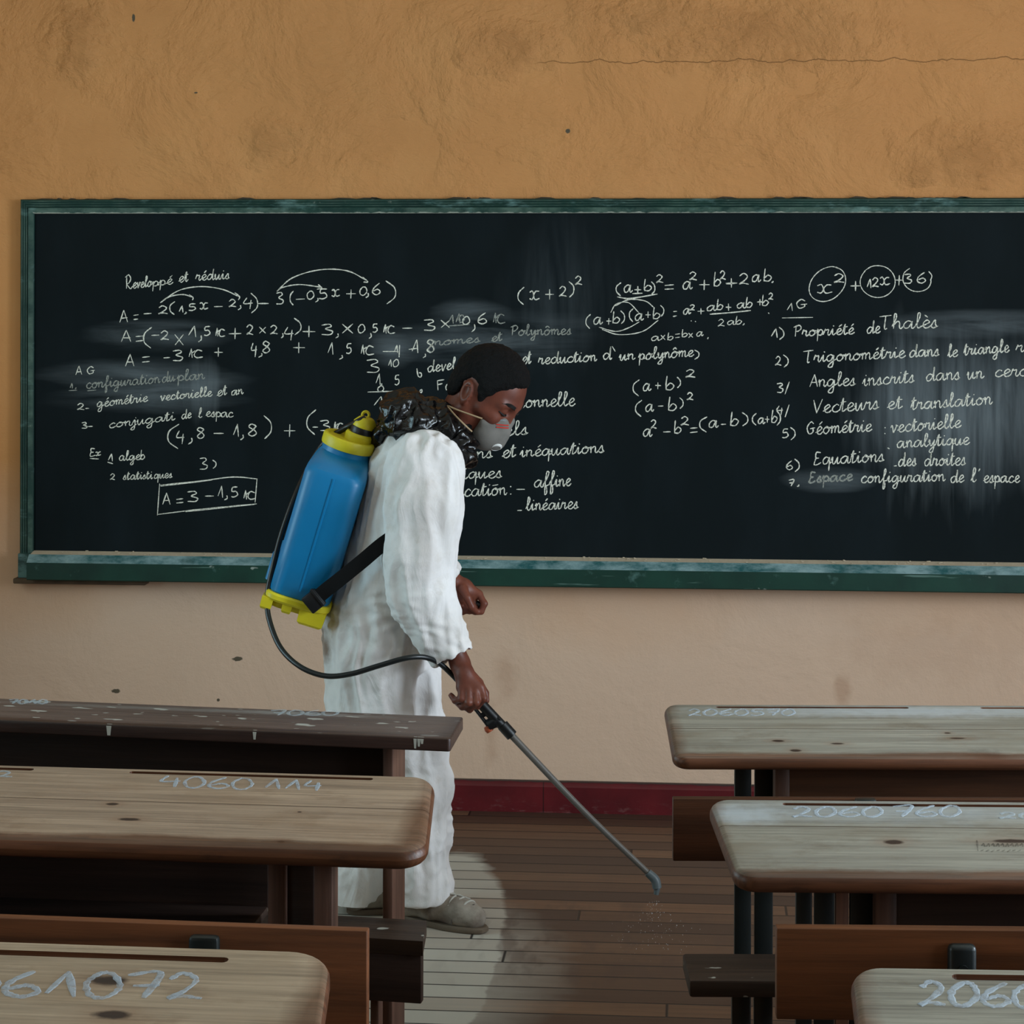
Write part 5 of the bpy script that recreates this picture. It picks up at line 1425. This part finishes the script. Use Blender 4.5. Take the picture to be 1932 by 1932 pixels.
# --- shoes
def shoe(heel, toe, yaw_b, name='shoe'):
    hh, tt = PF.pz(heel[0], heel[1], 0), PF.pz(toe[0], toe[1], 0)
    t = (tt - hh); L = np.linalg.norm(t); t /= L; n = np.array([-t[1], t[0], 0]); up = np.array([0, 0, 1.0])
    q = lambda a, s_, z: hh + t * a * L + n * s_ + up * z
    e = empty_part = bpy.data.objects.new(name, None)
    S = SDF(np.minimum(hh, tt) - np.array([.12, .12, .02]), np.maximum(hh, tt) + np.array([.12, .12, .16]), 0.0035)
    S.cap(q(.14, 0, .045), q(.45, 0, .048), .036, .034, .02)
    S.cap(q(.45, 0, .046), q(.72, 0.004, .040), .034, .036, .02)
    S.cap(q(.72, 0.004, .040), q(.86, 0.004, .034), .036, .030, .02)
    S.cap(q(.14, 0, .05), q(.20, 0, .085), .034, .034, .02)
    S.cap(q(.40, 0, .070), q(.66, 0, .050), .024, .022, .02)
    S.plane_cut(q(.5, 0, .010), -up, np.minimum(hh, tt) - .15, np.maximum(hh, tt) + .15)
    S.cap(q(.20, 0, .085), q(.30, 0, .12), .026, .028, .006, 1, 's')
    V, F = S.mesh(); V = relax(V, F, 2)
    V = V + normals(V, F) * np.array([noise.noise(Vector(p * 40)) * 0.002 for p in V])[:, None]
    b = NB('dusty canvas shoe', 0.85, 0.15)
    c = b.mix(b.ramp(b.noise(14, 5), 0.35, 0.65), lin(168, 158, 144), lin(112, 100, 90)); b.color(c); b.bump(b.noise(200, 3), 0.3, 0.002)
    up_ = np_mesh(name, V, F, b.m, person)
    m = MB(); ring = []
    for k in range(28):
        a = 2 * math.pi * k / 28; ca, sa = math.cos(a), math.sin(a)
        w = 0.041 if ca > 0 else 0.036
        ring.append((0.5 + 0.50 * ca, w * np.sign(sa) * abs(sa) ** 0.7 + 0.003))
    m.loft([[q(.5 + (x - .5) * sc_, s_ * sc_, z) for x, s_ in ring] for sc_, z in ((.97, .001), (1, .004), (1, .012), (.97, .0155))])
    m.obj('sole', plain('rubber sole', (112, 96, 80), 0.7, 0.3, 0.2), up_)
    m = MB(); m.tube([q(.86 - .16 * abs(math.cos(t_)), .0385 * math.cos(t_) + .003, .020 + .046 * math.sin(t_)) for t_ in [math.pi * k / 10 for k in range(11)]], 0.0016, 6)
    m.obj('toe_seam', plain('dark stitching', (78, 68, 60), 0.8), up_)
    lace = plain('shoe lace', (190, 186, 176), 0.8)
    m = MB()
    for a, zt in ((.60, .083), (.67, .0815), (.74, .0785), (.81, .0725)):
        m.tube([q(a - .02, -.027, zt - .020), q(a - .01, -.014, zt - .004), q(a, .003, zt), q(a + .01, .018, zt - .004), q(a + .02, .030, zt - .020)], 0.0030, 6)
    m.tube([q(.60, -.006, .086), q(.70, .003, .083), q(.80, .012, .0755)], 0.0022, 6)
    m.obj('lace', lace, up_)
shoe((748, 1731), (917, 1762), 0)
shoe((654, 1724), (780, 1717), 0)

# ------------------------------------------------------------------ backpack sprayer
T0, T1 = P(576, 1107, 5.412), P(657, 837, 5.368)     # foot and mouth of the tank
axis = (T1 - T0); TL = np.linalg.norm(axis); axis /= TL
SO = PF.o + T0[0] * PF.X + T0[1] * PF.Y + np.array([0, 0, T0[2]])
SFR = Frame(SO, YAW)
spr = empty('backpack_sprayer', SFR, 'blue backpack sprayer with yellow lid and base on the walker\'s back', 'sprayer')
sp = lambda x, y, d: SFR.pd(x, y, d)
front = np.array([axis[2], 0, -axis[0]]); front /= np.linalg.norm(front)      # towards the wearer's back
bdir = np.cross(axis, front); bdir *= np.sign(bdir[1])
TQ = lambda h, f, s_: axis * h + front * f + bdir * s_
def rr_ring(h, fx, fy, r, n=6, shift=0.0):
    out = []
    for cx, cy, a0 in ((1, 1, 0), (-1, 1, 90), (-1, -1, 180), (1, -1, 270)):
        for k in range(n + 1):
            a = math.radians(a0 + 90 * k / n)
            out.append(TQ(h, shift + cx * (fx - r) + r * math.cos(a), cy * (fy - r) + r * math.sin(a)))
    return out
def tank_mat():
    b = NB('blue polyethylene', 0.38, 0.45)
    b.color(b.mix(b.noise(6, 4), lin(16, 124, 176), lin(12, 110, 160)))
    b.b.inputs['Subsurface Weight'].default_value = 0.1; b.b.inputs['Subsurface Radius'].default_value = (0.004, 0.01, 0.02)
    b.bump(b.noise(60, 4), 0.06, 0.002)
    return b.m
M_TANK = tank_mat()
def yellow():
    b = NB('yellow plastic', 0.42, 0.4); b.color(b.mix(b.noise(12, 4), lin(222, 206, 44), lin(200, 182, 34))); b.bump(b.noise(80, 3), 0.05, 0.002)
    return b.m
M_YEL = yellow()
M_BLK = plain('black plastic', (20, 21, 23), 0.4, 0.45, 0.1)
M_WEB = plain('black webbing', (18, 18, 19), 0.8, 0.2, 0.15, 120)
hw, hd = 0.0775, 0.165
m = MB()
secs = [(0.0, .070, .155, .03), (0.012, hw, hd, .035), (TL * .3, hw, hd, .035), (TL * .6, hw, hd, .035), (TL * .83, hw, hd, .036), (TL * .87, hw * .97, hd * .96, .04), (TL * .90, .070, .13, .045), (TL * .925, .0635, .085, .058), (TL * .94, .062, .064, .0615), (TL * 1.0, .062, .062, .0615)]
m.loft([rr_ring(h, a, b_, r) for h, a, b_, r in secs])
# moulding seam standing a little proud of both flat sides
for s_ in (-1, 1):
    m.loft([[TQ(h, f, s_ * (hd + z)) for f, z in ((-.0035, -.002), (-.0015, .0022), (.0015, .0022), (.0035, -.002))] for h in (.03, TL * .45, TL * .84)])
# pump housing bulge low on the back
m.loft([rr_ring(h, .018, .05, .012, 5, -hw - .006 + o) for h, o in ((.002, 0), (.07, 0), (.085, .006), (.10, .022))])
tank = m.obj('tank', M_TANK, spr, True, 40)
# base: a lip, lugs and feet
m = MB(); m.loft([rr_ring(h, a, b_, .035) for h, a, b_ in ((-.012, .080, .168), (-.006, .0835, .172), (.004, .0835, .172), (.008, .080, .168))])
m.loft([rr_ring(h, a, b_, .03) for h, a, b_ in ((-.030, .070, .150), (-.010, .074, .158))])
for f, w, dp in ((-.072, .014, .040), (.045, .032, .050), (-.02, .012, .035)):
    for s_ in (-.145, .145):
        m.loft([[TQ(h, f + a * w * k, s_ + b_ * .02 * k) for a, b_ in ((-1, -1), (1, -1), (1, 1), (-1, 1))] for h, k in ((-dp, .8), (-dp + .006, 1), (-.008, 1.05))])
m.obj('base', M_YEL, spr, True, 30)
# screw lid with ribbed rim
m = MB(); n = 72; rings = []
for r, h in ((.060, -.012), (.066, -.010), (.067, -.004), (.067, .014), (.0645, .018), (.058, .018), (.056, .012), (.02, .012)):
    rings.append([TQ(TL + h, (r + (.0008 if (j % 2 and r > .0655) else 0)) * math.cos(2 * math.pi * j / n), (r + (.0008 if (j % 2 and r > .0655) else 0)) * math.sin(2 * math.pi * j / n)) for j in range(n)])
m.loft(rings); m.obj('lid', M_YEL, spr, True, 40)
# pump head on the wearer's side of the lid: yellow, black band, yellow cap with an eye
PH = TQ(TL + 0.014, 0.022, 0.012)
def ringset(prof, off=0.0, n=32, c=PH): return [[c + axis * h + front * (r * math.cos(2 * math.pi * j / n) + off) + bdir * r * math.sin(2 * math.pi * j / n) for j in range(n)] for r, h in prof]
M2 = MB().loft(ringset([(.037, -.004), (.038, .014), (.034, .020)]))
M2.loft(ringset([(.029, .033), (.031, .038), (.030, .048), (.020, .060), (.016, .062)], 0.004))
ph = M2.obj('pump_head', M_YEL, spr)
MB().loft(ringset([(.031, .018), (.0315, .021), (.0315, .034), (.030, .037)], 0.003)).obj('pump_band', M_BLK, ph)
# eye for hanging the lance
e0 = sp(690, 783, 5.385); m = MB(); rings = []
for k in range(20):
    a = 2 * math.pi * k / 20; c = e0 + np.array([math.cos(a), 0, math.sin(a)]) * .0085; d_ = np.array([math.cos(a), 0, math.sin(a)])
    rings.append([c + .0038 * (math.cos(2 * math.pi * j / 8) * d_ + math.sin(2 * math.pi * j / 8) * bdir) for j in range(8)])
m.loft(rings, False, True)
m.tube([sp(690, 790, 5.385), sp(694, 800, 5.385), sp(697, 815, 5.385)], (.006, .009, .012), 10)
m.tube([sp(664, 798, 5.385), sp(671, 803, 5.385), sp(680, 812, 5.385)], (.007, .010, .012), 10)
m.obj('lance_eye', M_YEL, spr)
# hose
hp = [(689, 789, 5.365), (676, 795, 5.36), (655, 806, 5.39), (622, 826, 5.40), (596, 858, 5.40), (562, 924, 5.34), (532, 1005, 5.30), (514, 1075, 5.285), (505, 1120, 5.27), (507, 1165, 5.25), (528, 1220, 5.20), (565, 1257, 5.15), (612, 1275, 5.12), (660, 1272, 5.105), (715, 1256, 5.10), (765, 1242, 5.10), (800, 1240, 5.12), (828, 1251, 5.15), (850, 1270, 5.165), (872, 1293, 5.160)]
MB().tube([sp(*q) for q in hp], (.0078, .0072, .0072, .0068, .0066, .0066, .0066, .0066), 12, 8).obj('hose', plain('black rubber hose', (22, 26, 27), 0.35, 0.45, 0.1), spr)
# straps with their buckles: near side and far side
for sg, tagd in ((-1, 0), (1, 1)):
    D_ = lambda d: 5.40 + sg * (5.40 - d)
    low = [(583, 1142, 5.225), (612, 1116, 5.222), (640, 1094, 5.205), (682, 1060, 5.193), (724, 1025, 5.185), (775, 990, 5.20), (822, 945, 5.22), (846, 895, 5.26), (838, 855, 5.285), (815, 836, 5.29)]
    dd = lambda q: (q[0], q[1], q[2] if sg < 0 else 10.80 - q[2])
    nrm = [(0, sg, 0)] * 3 + [(0.2, sg, 0), (0.6, sg * .8, 0.2), (1, sg * .3, .5)]
    MB().strap([sp(*dd(q)) for q in low], .036, .004, nrm).obj('shoulder_strap', M_WEB, spr)
    top = [(815, 836, 5.29), (780, 836, 5.275), (745, 850, 5.275), (720, 868, 5.29), (704, 893, 5.30), (698, 915, 5.32)]
    MB().strap([sp(*dd(q)) for q in top], .032, .004, [(1, sg * .3, .5), (0, sg * .6, 1), (-.3, sg * .6, .8), (-.9, sg * .4, .3)]).obj('shoulder_strap', M_WEB, spr)
    c = sp(*dd((592, 1134, 5.222)))
    R3 = Matrix.Rotation(math.radians(-39), 3, 'Y')
    MB().box(c - np.array([.021, .010, .024]), c + np.array([.021, .012, .024]), .004, 2, R3).box(c - np.array([.005, .014, .026]) + np.array([.01, 0, .01]), c + np.array([.004, .0, .026]) + np.array([.01, 0, .01]), .003, 2, R3).obj('buckle', M_BLK, spr)
# pump lever on the far side, reaching the left hand
MB().tube([sp(560, 1120, 5.59), sp(640, 1122, 5.62), sp(760, 1124, 5.63), sp(850, 1128, 5.605), sp(898, 1141, 5.594), sp(911, 1143, 5.588)], (.008, .008, .008, .011, .012, .010), 12).obj('pump_lever', M_BLK, spr)

# ------------------------------------------------------------------ spray lance
LFR = Frame(at_depth(905, 1332, 5.16), YAW)
lance = empty('spray_lance', LFR, 'spray lance with black grip held low in the walker\'s right hand', 'sprayer lance')
lp = lambda x, y, d: LFR.pd(x, y, d)
m = MB().tube([lp(868, 1290, 5.158), lp(893, 1312, 5.156), lp(925, 1346, 5.152), lp(966, 1388, 5.150)], (.0125, .013, .0125, .0115), 14)
m.tube([lp(948, 1368, 5.151), lp(957, 1378, 5.150), lp(966, 1388, 5.15)], .0145, 14)
gr = m.obj('grip', M_BLK, lance)
m = MB().tube([lp(893, 1333, 5.154), lp(908, 1352, 5.154), lp(922, 1371, 5.154)], .0045, 10)
for a, b_ in (((906, 1352), (922, 1342)), ((922, 1371), (946, 1366))): m.tube([lp(*a, 5.154), lp((a[0] + b_[0]) / 2, (a[1] + b_[1]) / 2, 5.154), lp(*b_, 5.152)], .0065, 10)
m.obj('trigger', M_BLK, lance)
c = lp(930, 1362, 5.152)
MB().tube([lp(921, 1368, 5.154), lp(933, 1361, 5.153), lp(943, 1354, 5.152)], (.014, .015, .012), 14).obj('valve', M_BLK, lance)
MB().tube([lp(919, 1370, 5.155), lp(922, 1375, 5.155), lp(925, 1380, 5.155)], (.009, .011, .009), 12).obj('valve_cap', plain('orange plastic', (176, 84, 50), 0.5), lance)
M_TUBE = plain('grey fibreglass tube', (104, 98, 92), 0.45, 0.4, 0.1)
MB().tube([lp(962, 1384, 5.150), lp(1100, 1529, 5.14), lp(1228, 1652, 5.125)], (.0085, .0075, .007), 12).obj('tube', M_TUBE, lance)
m = MB().tube([lp(1222, 1646, 5.125), lp(1236, 1660, 5.123), lp(1240, 1676, 5.12)], (.010, .0115, .011), 14)
m.tube([lp(1240, 1674, 5.12), lp(1238, 1688, 5.118)], (.008, .006), 12)
m.obj('nozzle', plain('grey nozzle', (92, 100, 102), 0.45), lance)

# fine drops falling from the nozzle
m = MB(); rg = random.Random(9); n0 = at_depth(1239, 1690, 5.118)
for i in range(150):
    t = rg.uniform(0.05, 1) ** 0.8; z = n0[2] * (1 - t); r = rg.uniform(0.0004, 0.0009)
    p = np.array([n0[0] + rg.gauss(0, 0.06) * t - 0.02 * t, n0[1] + rg.gauss(0, 0.06) * t, max(z, 0.001)])
    m.add([p + np.array(q) * r for q in ((1, 0, 0), (-1, 0, 0), (0, 1, 0), (0, -1, 0), (0, 0, 1.6), (0, 0, -1.6))], [(0, 2, 4), (2, 1, 4), (1, 3, 4), (3, 0, 4), (2, 0, 5), (1, 2, 5), (3, 1, 5), (0, 3, 5)])
tag(m.obj('spray_mist', plain('water drops', (190, 186, 184), 0.2, 0.6), None), 'fine mist of drops falling from the lance nozzle to the floor', 'spray', None, 'stuff')
